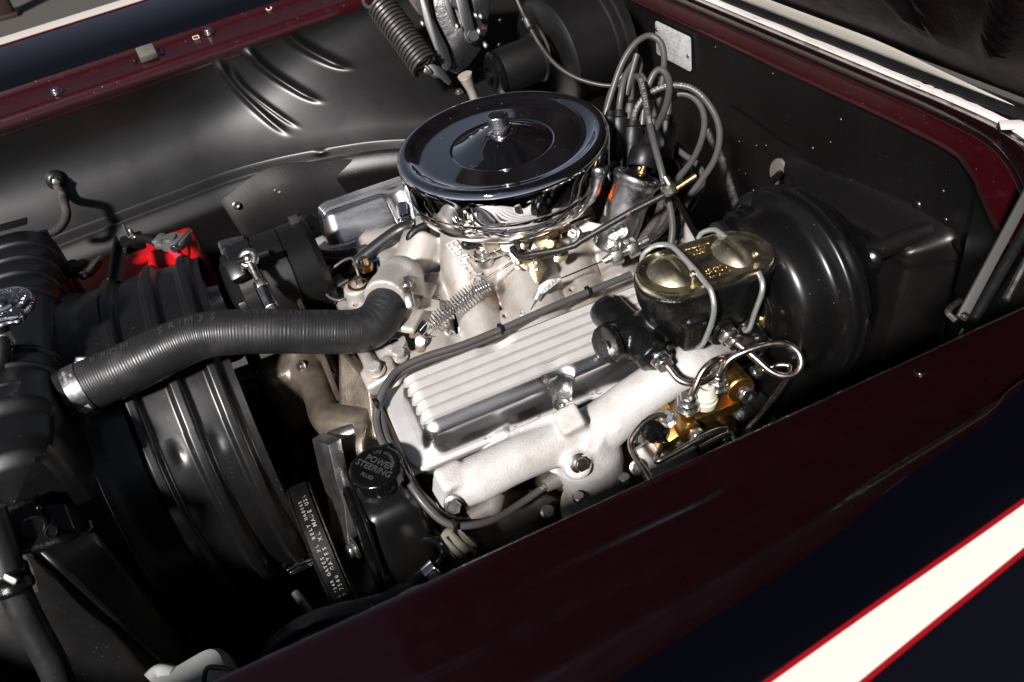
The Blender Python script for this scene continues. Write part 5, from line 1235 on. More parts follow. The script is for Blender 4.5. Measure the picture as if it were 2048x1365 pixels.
m = MB(); m.lathe([(0.0245, -0.004), (0.0262, -0.003), (0.0272, 0.010), (0.0268, 0.0125), (0.0252, 0.0142), (0.0225, 0.0148), (0.021, 0.0144), (0, 0.0142)], kf, 120, lambda a, h: 1 + (0.035 * (1 if math.sin(a * 18) > 0 else 0) if h < 0.0122 else 0)); m.build('cap_body', K['gloss_black'], cap_)
# lettering reads along the image, so the text axis is the car's rear-to-driver diagonal
tx = frame(kf @ V((0, 0, 0.0144)), kf.to_3x3() @ V((0, 0, 1)), right * 0.80 + down * 0.60)
K['letter'] = mat('worn_letter', (0.055, 0.055, 0.055), 0, 0.35)
def ct(body_, sz, oy, ox=0.0): text('raised_lettering', body_, sz, tx @ Matrix.Translation((ox, oy, 0.0001)), K['letter'], cap_, 0.0005, wt=0.0001)
ct('POWER', 0.0098, 0.0058, 0.002); ct('STEERING', 0.0098, -0.0030, 0.0005); ct('FLUID', 0.0056, -0.0135)
arctext('raised_lettering', 'USE APPROVED', 0.0048, 0.0178, 2.2, -0.155, tx, K['letter'], cap_, 0.0005)
bk = thing('pump_bracket', 'thick machined aluminium bracket plate standing left of the power steering pump', 'bracket', U(690, 990, d=0.94))
ppx = [(633, 882), (662, 870), (690, 945), (722, 1022), (729, 1035), (727, 1044), (740, 1095), (709, 1104), (700, 1062), (688, 1012), (660, 955)]
P = [U(x, y, d=0.945 - 0.00012 * (y - 870)) for x, y in ppx]
c = sum(P, V()) / len(P); nrm_ = V((0.25, -0.75, 0.35)).normalized(); f = frame(c, nrm_, right); fi = f.inverted()
m = MB(); m.prism([(fi @ p)[:2] for p in P], -0.05, f, 0.001, 2); m.build('plate', K['machined'], bk)
m = MB(); m.tube([U(665, 882, d=0.965), U(712, 862, d=0.965)], 0.0115, 20); m.build('spacer', K['stud'], bk)
m = MB(); m.tube([U(690, 948, d=.96), U(735, 925, d=.955)], 0.010, 16); m.build('lower_spacer', K['iron'], bk)
m = MB(); m.hexbolt(0.0085, 0.009, frame(U(712, 1096, d=0.925), (-1, -0.2, 0.1))); m.build('bracket_bolt', K['zinc'], bk)
pb = thing('power_steering_pulley', 'steel power steering pulley carrying the printed black belt', 'pulley', U(645, 1092, d=0.985))
pf = frame(U(652, 1090, d=0.985) + V((-0.012, 0, 0)), (1, 0.02, 0))
PR = 0.073
m = MB(); m.lathe([(0.012, 0.0), (0.050, 0.002), (PR - 0.006, 0.0), (PR + .001, -0.0045), (PR + 0.002, -0.004), (PR - 0.007, 0.005), (PR - .007, 0.013), (PR + 0.002, 0.021), (PR + .001, 0.0215), (PR - 0.006, 0.0175), (0.05, 0.016), (0.0, 0.016)], pf, 72); m.build('pulley_disc', K['stud'], pb)
K['belt_ink'] = mat('worn_print', (0.36, 0.35, 0.34), 0, .6, cvar=(0.05, 0.05, 0.05), cscale=160, cth=(.5, .6))
bt_ = thing('steering_belt', 'black v-belt with white part numbers wrapped on the power steering pulley', 'belt', U(690, 1120, d=0.93))
def bring(a0, a1, n=40):
    vs, fs = [], []
    for i in range(n + 1):
        a = a0 + (a1 - a0) * i / n
        for r, x in ((PR - 0.004, 0.0015), (PR + 0.0032, -0.0012), (PR + 0.0032, 0.0182), (PR - 0.004, 0.0155)): vs.append(pf @ V((r * math.cos(a), r * math.sin(a), x)))
    for i in range(n):
        for k in range(4): fs.append((i * 4 + k, i * 4 + (k + 1) % 4, (i + 1) * 4 + (k + 1) % 4, (i + 1) * 4 + k))
    return MB().add(vs, fs)
bring(0, 2 * math.pi, 72).build('belt_loop', K['rubber'], bt_, recalc=True)
ci = pf.to_3x3().inverted() @ V((0, -0.75, 0.66)); A0 = math.atan2(ci.y, ci.x)
def belt_print(body_, size, xo, off, wt=0.0001):
    pts = []
    for i in range(60):
        a = A0 + off * 0 + (0.95 - 2.0 * i / 59) * BS
        pts.append(pf @ V(((PR + 0.0034) * math.cos(a), (PR + 0.0034) * math.sin(a), xo)))
    def nr(p):
        q = pf.inverted() @ p; return (pf.to_3x3() @ V((q.x, q.y, 0))).normalized()
    pathtext('belt_lettering', body_, size, pts[off:], nr, K['belt_ink'], bt_, 0.0002, 0.9, ext=0.0001, wt=wt)
# direction in which the print runs: upwards in the photograph
d0 = pf @ V(((PR) * math.cos(A0 + 0.3), PR * math.sin(A0 + 0.3), 0)); d1 = pf @ V(((PR) * math.cos(A0 - 0.3), PR * math.sin(A0 - 0.3), 0))
BS = 1.0 if d0.z < d1.z else -1.0
belt_print('OO 7540 GATES XL MADE USA 11A0865', 0.0062, 0.0120, 3); belt_print('OO 7540 GATES XL BELT 11A0865', 0.0052, 0.0060, 4)

# ================================================================== hoses low on the driver side
def hose(nm, lab, pts, r, mt, n=8): 
    m = MB(); m.tube(spline([U(a, b, d=c) for a, b, c in pts], n), r, 16); return tag(m.build(nm, K[mt], None), lab, 'hose')
hose('return_hose', 'fat black rubber hose sweeping along the near fender lip at the bottom', [(535, 1345, .86), (548, 1305, .86), (585, 1268, .855), (640, 1240, .85), (700, 1225, .84), (760, 1212, .83), (830, 1185, .83)], 0.0112, 'hose')
hose('return_hose', 'lower ribbed hose with faded yellow print just above the fender lip', [(600, 1300, .90), (640, 1275, .895), (700, 1248, .89), (780, 1200, .885), (840, 1160, .88), (872, 1135, .88)], 0.0105, 'rubber')
hose('pressure_hose', 'thin grey steel line dropping behind the lower end of the fan shroud', [(590, 1185, 1.02), (612, 1215, 1.01), (630, 1240, 1.0), (636, 1262, .99), (628, 1290, .98)], 0.005, 'iron')
pt_ = thing('return_tube', 'black bent steel return tube with worm clamp beside the pump reservoir', 'tube', U(880, 1100, d=.88))
m = MB(); m.tube(spline([U(850, 1078, d=.90), U(872, 1082, d=.895), U(886, 1095, d=.89), U(890, 1110, d=.885), U(882, 1125, d=.88), U(868, 1140, d=.88)], 6), 0.0058, 14); m.build('bent_tube', K['gloss_black'], pt_)
f = frame(U(866, 1142, d=.878), U(880, 1126, d=.88) - U(860, 1146, d=.88)); m = MB(); m.lathe([(0.0112, -.007), (0.0120, -.0065), (0.0120, .0065), (0.0112, .007)], f, 28); m.build('clamp_band', K['steel'], pt_)
m = MB(); m.lathe([(0.006, 0), (0.0065, .003), (.0065, .008), (.0, .009)], frame(U(870, 1155, d=.862), -fwd), 16); m.build('clamp_screw', K['zinc'], pt_)
eb_ = thing('plug_connector', 'ribbed beige elbow boot with black end under the engine mount', 'connector', U(915, 1085, d=.9))
m = MB(); m.tube(spline([U(893, 1072, d=.905), U(905, 1080, d=.90), U(918, 1090, d=.898), U(930, 1104, d=.898)], 5), [0.010, 0.0135, 0.015, 0.015], 18)
m.build('ribbed_sleeve', mat('beige_plastic', (0.27, 0.245, 0.19), 0, .5, bump=(200, .4)), eb_)
for k in range(7):
    m = MB(); a = -1.6 + k * .55; ax = U(930, 1104, d=.898) - U(905, 1080, d=.90); f = frame(U(917, 1090, d=.898), ax, -fwd)
    m.box((0.003, .002, .030), f @ Matrix.Rotation(a, 4, 'Z') @ Matrix.Translation((0.0152, 0, 0)), .0006); m.build('sleeve_rib', K['dust'] if 'dust' in K else K['primer'], eb_)
m = MB(); m.tube(spline([U(928, 1102, d=.899), U(936, 1118, d=.897), U(934, 1138, d=.893), U(920, 1152, d=.89)], 5), 0.0125, 16); m.build('rubber_end', K['rubber'], eb_)
m = MB(); m.ball(0.022, frame(U(842, 1196, d=.80), (0.3, -.2, 1)), 20, (1.3, .6, .3)); wc = m.build('white_cover', K['white'], None); tag(wc, 'small piece of white plastic peeping over the fender lip below the pump', 'cover')

# ================================================================== brake booster and master cylinder
bo = thing('brake_booster', 'large round satin black brake booster drum on the firewall behind the master cylinder', 'booster', (0.22, -0.268, 0.85))
K['booster'] = mat('booster_paint', (0.0045, 0.0043, 0.0043), 0, 0.30, bump=(260, .03), rvar=.06, rscale=20, specks=.02, spscale=380, speckcol=(.2, .19, .18))
BC = V((0.217, -0.262, 0.848)); bf = frame(BC, (-1, 0.0, 0.02), (0, 0, 1))       # +z of this frame points to the front of the car
def bmod(a, h): return 1 + (0.02 * (1 if math.sin(a * 8) > 0.93 else 0) if -0.012 < h < -0.004 else 0)
fr = P2([(0.1165, -0.004), (0.1178, 0.001), (0.1168, 0.006), (0.1105, 0.010), (0.1040, 0.013), (0.1005, 0.020), (0.0985, 0.034), (0.0945, 0.046), (0.086, 0.053), (0.074, 0.056), (0.060, 0.0565), (0.050, 0.060), (0.044, 0.066), (0.0, 0.067)], 5)
fr = [(r * 0.925, h) for r, h in fr]
m = MB(); m.lathe(fr, bf, 120); m.build('front_shell', K['booster'], bo, sharp=70)
m = MB(); m.lathe([(r * 0.925, h) for r, h in [(0.03, -0.060), (0.07, -0.055), (0.095, -0.042), (0.108, -0.026), (0.1145, -0.014), (0.1205, -0.012), (0.1215, -0.005), (0.1165, -0.0035)]], bf, 160, bmod); m.build('rear_shell', K['booster'], bo, sharp=50)
m = MB(); m.lathe([(0.012, -0.19), (0.012, -0.05)], bf, 24); m.build('mount', K['satin'], bo)
cvp = U(1490, 440, d=0.955); cva = (U(1455, 462, d=.935) - U(1495, 437, d=.955)).normalized()
m = MB(); m.ball(0.034, frame(U(1520, 440, d=.975), cva), 20, (1, 1, .55)); m.build('valve_boss', K['satin_smooth'], bo)
f = frame(U(1487, 447, d=.955), (cva * .6 + V((-.7, 0, .1))).normalized())
m = MB(); m.lathe([(0.0195, -0.006), (0.0205, 0.0), (0.0185, 0.005), (0.0155, 0.006), (0.0150, 0.010), (0.0175, 0.012), (0.0175, 0.015), (0.0120, 0.016), (0.0115, 0.032), (0.0, 0.032)], f, 32); m.build('check_valve', K['gloss_black'], bo)
m = MB(); m.lathe([(0.0125, 0.032), (0.0128, 0.040), (0.0, 0.0402)], f, 24); m.build('valve_cap', K['rubber'], bo)
m = MB(); m.lathe([(0.0, 0), (0.012, 0), (0.012, 0.012), (0.008, 0.014), (0.0, 0.014)], frame(U(1742, 518, d=0.955), (-.6, -.5, .4)), 18); m.build('side_fitting', K['gloss_black'], bo)
# bracket plate behind the master cylinder with nut
bp_ = thing('booster_bracket', 'dull grey aluminium bracket with brass nut between master cylinder and booster', 'bracket', U(1530, 660, d=0.945))
plateo([(1486, 640), (1510, 618), (1535, 612), (1553, 632), (1566, 652), (1562, 662), (1545, 680), (1530, 700), (1498, 715), (1484, 690)], 0.935, 'cast', 'bracket_plate', bp_, 0.004, V((-.8, -.5, .35)))
m = MB(); m.hexbolt(0.0105, 0.011, frame(U(1522, 640, d=0.925), (-0.8, -0.45, .3))); m.build('nut', mat('brassy_nut', (0.58, 0.52, 0.38), 1, .28), bp_)
m = MB(); m.tube([U(1522, 640, d=.92), U(1509, 645, d=.912)], 0.0055, 14); m.build('stud', K['brass'], bp_)

mc = thing('master_cylinder', 'black cast brake master cylinder body in front of the booster', 'master cylinder', U(1400, 600, d=.88))
LZ = 0.932
c1, c2 = U(1352, 547, z=LZ), U(1466, 508, z=LZ)
lx = (c2 - c1).normalized(); lc = (c1 + c2) / 2; Lf = frame(lc, V((0.03, -0.05, 1)), lx)
hl = (c2 - c1).length / 2 + 0.003; LR = 0.0365
def stadium(r, h=hl, n=14, sq=0.35):
    out = []
    for sx in (1, -1):
        for k in range(n + 1):
            a = -math.pi / 2 + math.pi * k / n
            out.append((sx * (h + r * math.cos(a)), sx * r * math.sin(a)))
    return out
m = MB(); S0 = stadium(LR); N = len(S0); vs = []
rows = ((-0.085, 0.55, 0.62), (-0.070, 0.72, 0.82), (-0.050, 0.90, 0.97), (-0.030, 1.0, 1.05), (-0.010, 1.05, 1.10), (-0.005, 1.05, 1.10), (-0.004, 1.0, 1.03))
for h, sx, sy in rows: vs += [V((p[0] * sx - 0.0, p[1] * sy, h)) for p in S0]
m.add(vs, [(i * N + j, i * N + (j + 1) % N, (i + 1) * N + (j + 1) % N, (i + 1) * N + j) for i in range(len(rows) - 1) for j in range(N)] + [tuple(range(N))[::-1], tuple(range(N * (len(rows) - 1), N * len(rows)))], Lf)
# bore along the car, front lateral outlet boss, rear outlet boss, mounting nose
bore_a, bore_b = U(1228, 684, d=0.905), U(1228, 684, d=0.905) + lx * 0.15
m.tube([bore_a + lx * 0.004, bore_b], 0.0225, 24)
la, lb = U(1215, 622, d=0.93), U(1312, 716, d=0.885)
m.tube(spline([U(1206, 612, d=.935), la, la.lerp(lb, .5), lb], 4), [0.016, 0.0205, 0.020, 0.019], 24)
m.tube([U(1318, 718, d=0.884), U(1322, 724, d=.881)], 0.0145, 18)
m.tube([U(1215, 690, d=.897), U(1235, 680, d=.91)], 0.022, 24)
m.tube(spline([U(1400, 640, d=.91), U(1430, 655, d=.89), U(1447, 668, d=.88)], 4), [0.02, 0.0165, 0.015], 20)
m.box((0.028, 0.03, 0.05), frame(U(1380, 655, d=.885), (0, -.2, 1), lx), .008)
m.box((0.02, 0.05, 0.03), frame(U(1500, 668, d=.91), (0, 0, 1), lx), .008)
m.build('cast_body', K['rough_black'], mc, remesh=0.0022, smooth=4)
m = MB(); f = frame(U(1222, 688, d=0.893), -lx + V((0, -.15, 0.05))); m.lathe([(0.0195, -0.004), (0.0195, 0.002), (0.0175, 0.003), (0.0, 0.0034)], f, 32); m.build('end_plug', K['rough_black'], mc)
m = MB(); m.prism(hexprism(.0045), 0.002, f @ Matrix.Translation((0, 0, 0.003)), .0003); m.build('plug_socket', K['gloss_black'], mc)
ld = thing('master_cylinder_cover', 'gold zinc master cylinder lid with two domed lobes and stamped lettering', 'cover', lc)
m = MB(); vs = []; rows = ((-0.006, 1.03), (-0.005, 1.05), (0.001, 1.05), (0.0025, 1.035), (0.003, 1.0), (0.0036, 0.965), (0.0030, 0.93), (0.0030, 0.5))
for h, s in rows:
    St = stadium(LR * s + (s - 1) * 0.0, hl); vs += [V((p[0], p[1], h)) for p in St]
m.add(vs, [(i * N + j, i * N + (j + 1) % N, (i + 1) * N + (j + 1) % N, (i + 1) * N + j) for i in range(len(rows) - 1) for j in range(N)] + [tuple(range(N * (len(rows) - 1), N * len(rows)))], Lf)
m.build('lid_plate', K['lid'], ld)
m = MB(); vs = []; rows = ((-0.0075, 1.06), (-0.0085, 1.075), (-0.0105, 1.07), (-0.0115, 1.03))
for h, s in rows: vs += [V((p[0], p[1], h)) for p in stadium(LR * s, hl)]
m.add(vs, [(i * N + j, i * N + (j + 1) % N, (i + 1) * N + (j + 1) % N, (i + 1) * N + j) for i in range(len(rows) - 1) for j in range(N)], Lf); m.build('lower_rim', K['lid'], ld, recalc=True)
for s in (-1, 1):
    m = MB(); vs = []
    def dome_fn(u, v, s=s):
        # D shaped dome: half ellipse towards the end of the lid, straight-ish edge towards the middle
        a = 2 * math.pi * v; rr = math.sin(u * math.pi / 2)
        x = math.cos(a); y = math.sin(a)
        kx = 0.029 if x * s > 0 else 0.021
        h = 0.0105 * (1 - rr ** 2.6)
        px_, py_ = x * kx * rr, y * 0.028 * rr
        cr_ = math.exp(-(py_ / 0.006) ** 2) * (1 if px_ * s < 0.012 else 0.3)
        h -= 0.0030 * math.exp(-((px_ * s + 0.001) / 0.0035) ** 2) * (1 - rr ** 2)
        return V((s * (hl - 0.002) + px_, py_, 0.0032 + h))
    m.grid(dome_fn, 22, 44, Lf); m.build('dome', K['lid'], ld, recalc=True)
    m = MB(); m.ball(0.0042, Lf @ Matrix.Translation((s * hl + 0.012, -0.019, 0.009)), 12, (1, 1, .7)); m.build('dimple', K['lid'], ld)
for k, (b_, ox, oy) in enumerate((('WARNING CLEAN', 0.0, 0.026), ('FILLER CAP', 0.0, 0.020), ('BEFORE', 0.0, 0.0145), ('USE ONLY', 0.0, -0.0145), ('DOT 3 FLUID', 0.0, -0.020), ('FROM SEALED', 0.0, -0.026))):
    text('stamped_lettering', b_, 0.0042, Lf @ Matrix.Translation((ox + .002, oy, 0.0031)) @ Matrix.Rotation(0.0, 4, 'Z'), K['yellow'], ld, 0.0003)
for k, (pa, dd) in enumerate((([(1283, 527), (1288, 508), (1310, 492), (1335, 490), (1352, 500), (1390, 540), (1412, 568), (1422, 582), (1428, 610), (1425, 640), (1410, 680), (1402, 692), (1396, 696)], (.905, .90, .893, .883, .872, .852, .838, .832, .832, .842, .862, .872, .878)), ([(1396, 478), (1405, 466), (1425, 460), (1440, 466), (1480, 500), (1505, 525), (1517, 545), (1525, 568), (1522, 592), (1510, 625), (1500, 655), (1492, 662), (1488, 658)], (.925, .92, .912, .903, .882, .866, .856, .850, .854, .872, .888, .896, .9)))):
    m = MB(); m.tube(spline([U(a, b, d=c) for (a, b), c in zip(pa, dd)], 8), 0.0028, 12); w_ = m.build('bail_wire', K['bail'], None)
    tag(w_, ('grey wire bail over the front lobe of the gold lid', 'grey wire bail over the rear lobe of the gold lid')[k], 'bail', 'wire bails holding the lid')

# ================================================================== brake lines and valve block
vb = thing('proportioning_valve', 'gold anodised brake valve block with hex fittings beside the white exhaust manifold', 'valve', U(1390, 820, d=.9))
vx = (U(1455, 775, d=.9) - U(1345, 840, d=.9)).normalized()
g1 = frame(U(1398, 805, d=.905), (0, -0.12, 1), vx)
m = MB(); m.box((0.070, 0.034, 0.038), g1 @ Matrix.Translation((0.004, -0.001, -0.020)), 0.0012); m.build('valve_body', K['gold'], vb)
m = MB(); m.box((0.012, 0.032, 0.030), g1 @ Matrix.Translation((-0.0372, -0.001, -0.026)), 0.001); m.build('step_block', K['gold'], vb)
g2 = frame(U(1325, 853, d=.895), (-0.45, -0.30, 0.85), vx)
m = MB(); m.box((0.036, 0.036, 0.036), g2 @ Matrix.Translation((0.0, 0, -0.018)), 0.0012); m.build('front_block', K['gold'], vb)
def gcyl(p0, p1, r, nm):
    ax = (p1 - p0); m = MB(); f = frame(p0, ax); L = ax.length
    m.lathe([(0, 0), (r, 0), (r, L * .72), (r - .0006, L * .725), (r - .0006, L * .735), (r + .0003, L * .74), (r + .0003, L * .97), (r - .001, L), (0, L)], f, 36); return m.build(nm, K['gold'], vb)
gcyl(U(1445, 735, d=.925), U(1483, 782, d=.89), 0.0150, 'boss')
gcyl(U(1362, 842, d=.90), U(1382, 868, d=.882), 0.0125, 'boss')
def nut(px, py, d, r, h, ax, nm='nut', mt='zinc', par=None):
    m = MB(); m.prism(hexprism(r), h, frame(U(px, py, d=d), ax), r * .09, 1); return m.build(nm, K[mt], par or vb)
vdn = (U(1386, 866, d=.88) - U(1362, 842, d=.9)).normalized()
nut(1487, 784, .885, .0095, .010, vdn); nut(1390, 868, .878, .0095, .010, vdn)
for px, py, dd in ((1497, 794, .877), (1399, 877, .870)):
    m = MB(); m.tube([U(px - 4, py - 5, d=dd + .006), U(px, py, d=dd)], 0.004, 12); m.build('stud', K['iron'], vb)
for px, py, d in ((1374, 815, .886), (1434, 772, .89)):
    ax = V((0.05, -.12, 1)); m = MB(); f = frame(U(px, py, d=d), ax); m.lathe([(0.0135, 0), (0.0135, 0.003), (0, 0.003)], f, 24)
    m.prism(hexprism(0.0122), 0.008, f @ Matrix.Translation((0, 0, 0.003)), .001, 1); m.prism(hexprism(0.0092), 0.007, f @ Matrix.Translation((0, 0, 0.0112)), .0008, 1); m.build('tube_nut', K['zinc'], vb)
f = frame(U(1409, 802, d=.893), (0.02, -.1, 1)); m = MB(); m.lathe([(0.0125, -.004), (0.0135, 0.004), (0.0120, 0.006), (0.0125, 0.010), (0.0110, 0.012), (0.0105, 0.018), (0.0085, 0.022), (0.0060, 0.022), (0.005, 0.017), (0, 0.017)], f, 28); m.build('switch_insulator', mat('ivory_plastic', (0.66, 0.62, 0.52), 0, .4), vb)
f = frame(U(1338, 838, d=.882), (-.45, -.3, .85)); m = MB(); m.lathe([(0.0095, 0), (0.0095, .002), (0, .002)], f, 20); m.prism(hexprism(0.0075), 0.007, f @ Matrix.Translation((0, 0, .002)), .0006, 1); m.build('port_nut', K['zinc'], vb)
f = frame(U(1308, 863, d=.885), (-.9, -.5, -.1)); m = MB(); m.lathe([(0.0140, -.004), (0.0148, .001), (0.0135, .004), (0.0085, .005), (0.0080, .010), (0.0045, .012), (0, .0125)], f, 28); m.build('end_button', K['gloss_black'], vb)
def bline(lab, pts, r=0.0036, n=10):
    m = MB(); m.tube(spline([U(a, b, d=c) for a, b, c in pts], n), r, 14); return tag(m.build('brake_line', K['line'], None), lab, 'brake line', 'bent steel brake lines')
bline('brake line from the front outlet looping once to the middle fitting of the gold valve', [(1322, 722, .876), (1336, 735, .873), (1352, 755, .87), (1366, 764, .868), (1384, 768, .868), (1405, 765, .872), (1428, 752, .876), (1446, 735, .876), (1451, 720, .873), (1440, 718, .868), (1420, 728, .864), (1402, 748, .864), (1388, 780, .868), (1376, 806, .878)])
bline('brake line from the rear outlet making the wide loop at right', [(1462, 678, .872), (1480, 692, .868), (1510, 716, .862), (1540, 742, .858), (1565, 752, .856), (1590, 748, .855), (1602, 730, .855), (1598, 708, .856), (1580, 692, .857), (1556, 687, .857), (1525, 692, .858), (1490, 704, .86), (1462, 718, .864), (1448, 735, .868), (1438, 758, .876), (1434, 770, .882)])
bline('brake line from the front gold block running down behind the fender', [(1336, 838, .878), (1322, 830, .876), (1306, 834, .874), (1286, 848, .872), (1267, 872, .870), (1262, 890, .868), (1270, 912, .862), (1296, 950, .85), (1310, 975, .84)])
bline('thin brake line bent in a long flat loop below the gold valve', [(1326, 888, .87), (1318, 905, .865), (1312, 918, .86), (1318, 922, .855), (1360, 900, .855), (1410, 872, .855), (1448, 858, .86), (1456, 866, .86), (1452, 885, .855)], 0.0030)
bline('brake line from the rear gold boss bending down to the frame beside the steering shaft', [(1515, 745, .93), (1540, 735, .925), (1565, 730, .92), (1580, 735, .917), (1578, 752, .91), (1560, 780, .90), (1530, 820, .885), (1495, 862, .865)])
bline('short lower brake line parallel to the flat loop by the fender lip', [(1400, 895, .85), (1430, 880, .85), (1460, 868, .852), (1470, 880, .85)], 0.0028)
nut(1506, 747, .925, .0085, .008, (U(1520, 742, d=.92) - U(1500, 750, d=.93)))
for px, py, d, ax in ((1319, 716, .880, U(1330, 730, d=.872) - U(1314, 708, d=.885)), (1455, 672, .876, U(1475, 690, d=.868) - U(1445, 662, d=.882))):
    m = MB(); f = frame(U(px - 5, py - 6, d=d + .004), ax); m.prism(hexprism(0.0118), 0.009, f, .001, 1); m.prism(hexprism(0.0098), 0.010, f @ Matrix.Translation((0, 0, 0.009)), .001, 1); m.build('outlet_nut', K['zinc'], mc)

# steering shaft, joint, box
st = thing('steering_shaft', 'black steering shaft with universal joint right of the gold valve', 'steering shaft', U(1480, 850, d=.93))
m = MB(); m.tube([U(1505, 815, d=.945), U(1570, 770, d=.99), U(1660, 705, d=1.06)], 0.021, 20); m.build('shaft_tube', K['satin'], st)
m = MB(); m.tube([U(1508, 812, d=.94), U(1488, 828, d=.93)], [0.0235, 0.0235], 20); m.build('shaft_collar', K['satin'], st)
m = MB(); m.tube([U(1490, 826, d=.93), U(1470, 838, d=.925), U(1455, 856, d=.915)], [0.022, 0.019, 0.006], 18); m.box((0.028, 0.014, 0.022), frame(U(1452, 862, d=.91), U(1480, 835, d=.92) - U(1430, 875, d=.91), fwd), .003)
m.tube([U(1445, 838, d=.92), U(1470, 880, d=.89)], 0.010, 14); m.tube([U(1445, 870, d=.905), U(1405, 895, d=.90)], [0.017, 0.019], 18); m.build('joint', K['rough_black'], st, remesh=0.002, smooth=2)
bx = thing('steering_box', 'bright aluminium steering box cover behind the fender lip under the gold valve', 'steering box', U(1350, 905, d=.88))
m = MB(); f = frame(U(1348, 935, d=.925), (0.02, -.75, .66), (1, 0.05, 0.05)); m.box((0.070, 0.075, 0.02), f, .004); m.build('cover', K['blasted'], bx)
m = MB(); m.box((0.014, 0.10, 0.03), frame(U(1398, 895, d=.93), (0.02, -.75, .66), (1, 0.05, 0.05)), .003); m.build('side_plate', K['rough_black'], bx)
for px, py, d in ((1357, 878, .905), (1275, 936, .90)):
    m = MB(); m.hexbolt(0.0065, .006, frame(U(px, py, d=d), (-.2, -.7, .6))); m.build('cover_bolt', K['zinc'], bx)

# ================================================================== coil, distributor, ignition wires
co = thing('ignition_coil', 'silver ignition coil can with rolled rim and flame sticker right of the air cleaner', 'coil', U(1262, 420, d=1.03))
ct0, ct1 = U(1276, 352, d=1.010), U(1222, 500, d=1.045); cax = (ct0 - ct1).normalized(); cL = (ct0 - ct1).length
cf_ = frame(ct1, cax, -fwd)
m = MB(); m.lathe([(0.020, 0), (0.0245, 0.004), (0.0250, cL - 0.014), (0.0262, cL - 0.010), (0.0285, cL - 0.006), (0.0288, cL - 0.001), (0.0275, cL + 0.001), (0.0255, cL - 0.001)], cf_, 48); m.build('can', K['chrome_worn'], co)
m = MB(); m.lathe([(0.0256, cL - 0.0035), (0.018, cL - 0.003), (0.012, cL + 0.004), (0.011, cL + 0.012), (0.0, cL + 0.012)], cf_, 40); m.build('coil_top', K['gloss_black'], co)
m = MB(); tp = U(1281, 352, d=.99); m.hexbolt(0.0052, 0.006, frame(tp, cax), False); m.lathe([(0.003, 0), (0.003, 0.012), (0, 0.012)], frame(tp, cax), 12); m.build('terminal_nut', K['brass'], co)
fl2 = [(-0.004, -0.010), (0.0, -0.007), (0.004, -0.010), (0.004, -0.005), (0.007, -0.003), (0.003, 0.0), (0.003, 0.004), (0.0005, 0.002), (-0.001, 0.012), (-0.002, 0.002), (-0.0045, 0.003), (-0.003, -0.002), (-0.006, -0.004), (-0.003, -0.006)]
fsrc = U(1222, 386, d=1.01)
pc_ = cf_.inverted() @ fsrc; ang = math.atan2(pc_.y, pc_.x); pr_ = V((0.0251 * math.cos(ang), 0.0251 * math.sin(ang), pc_.z)); fp = cf_ @ pr_; fnn = cf_.to_3x3() @ V((math.cos(ang), math.sin(ang), 0))
m = MB(); m.prism([(a * 0.8, b * 0.9) for a, b in fl2], 0.0003, frame(fp + fnn * 0.0002, fnn, cax.cross(fnn))); m.build('flame_sticker', K['orange'], co)
m = MB(); m.box((0.0018, 0.012, .0003), frame(fp - cax * 0.022 + fnn * .0002, fnn, cax.cross(fnn) + cax * .6)); m.build('sticker_stroke', K['ink'], co)
cb_ = thing('coil_boot', 'fat black rubber boot on the coil tower with grey lead', 'boot', U(1288, 305, d=1.0))
m = MB(); a, b = U(1283, 338, d=1.0), U(1299, 272, d=1.0); f = frame(a, b - a); m.lathe([(0.0165, 0), (0.0182, 0.003), (0.0185, 0.018), (0.0165, 0.024), (0.010, 0.027), (0.0075, 0.034), (0.006, 0.042), (0, 0.042)], f, 28); m.build('boot_body', K['rubber'], cb_)
di = thing('distributor', 'black distributor cap with upright towers behind the air cleaner', 'distributor', U(1285, 290, d=1.13))
dc = U(1292, 318, d=1.14); df = frame(dc, (0.05, 0.0, 1))
m = MB(); m.lathe([(0.055, -0.09), (0.056, -0.03), (0.060, -0.028), (0.060, -0.004), (0.055, 0.004), (0.040, 0.012), (0.0, 0.014)], df, 40, lambda a, h: 1 + 0.03 * math.sin(a * 8) * (h > -0.03)); m.build('cap', K['gloss_black'], di)
m = MB(); m.lathe([(0.02, -0.17), (0.022, -0.09), (0.05, -0.088)], df, 24); m.build('housing', K['stud'], di)
towers = [(1237, 272, 1238, 222), (1263, 292, 1266, 240), (1259, 235, 1262, 198), (1331, 272, 1335, 232), (1304, 262, 1308, 232), (1215, 262, 1222, 225)]
for i, (x0, y0, x1, y1) in enumerate(towers):
    d = 1.085 + 0.02 * (i in (2, 4)); a, b = U(x0, y0, d=d), U(x1, y1, d=d); f = frame(a, b - a); L = (b - a).length
    m = MB(); m.lathe([(0.0125, -0.03), (0.0125, 0.0), (0.0132, 0.001), (0.0132, L * .62), (0.0105, L * .70), (0.0085, L * .72), (0.0078, L), (0.0, L)], f, 20); m.build('tower_boot', K['rubber'], di)
WG = 'grey spark plug wires'
def pw(lab, pts, txt=None, r=0.0040): cable('plug_wire', lab, 'wire', [U(a, b, d=c) for a, b, c in pts], r, 'wire', 8, WG, txt)
pw('tallest grey plug wire arching in front of the silver data plate', [(1186, 330, 1.10), (1200, 270, 1.09), (1222, 190, 1.08), (1244, 128, 1.07), (1270, 88, 1.065), (1298, 72, 1.065), (1320, 84, 1.065), (1328, 112, 1.07), (1326, 150, 1.08), (1318, 195, 1.09), (1309, 232, 1.10)])
pw('grey plug wire leaving the leftmost boot in a narrow arch', [(1238, 222, 1.085), (1241, 195, 1.08), (1248, 160, 1.08), (1262, 128, 1.085), (1275, 117, 1.09), (1280, 130, 1.095), (1276, 150, 1.10), (1262, 178, 1.105)])
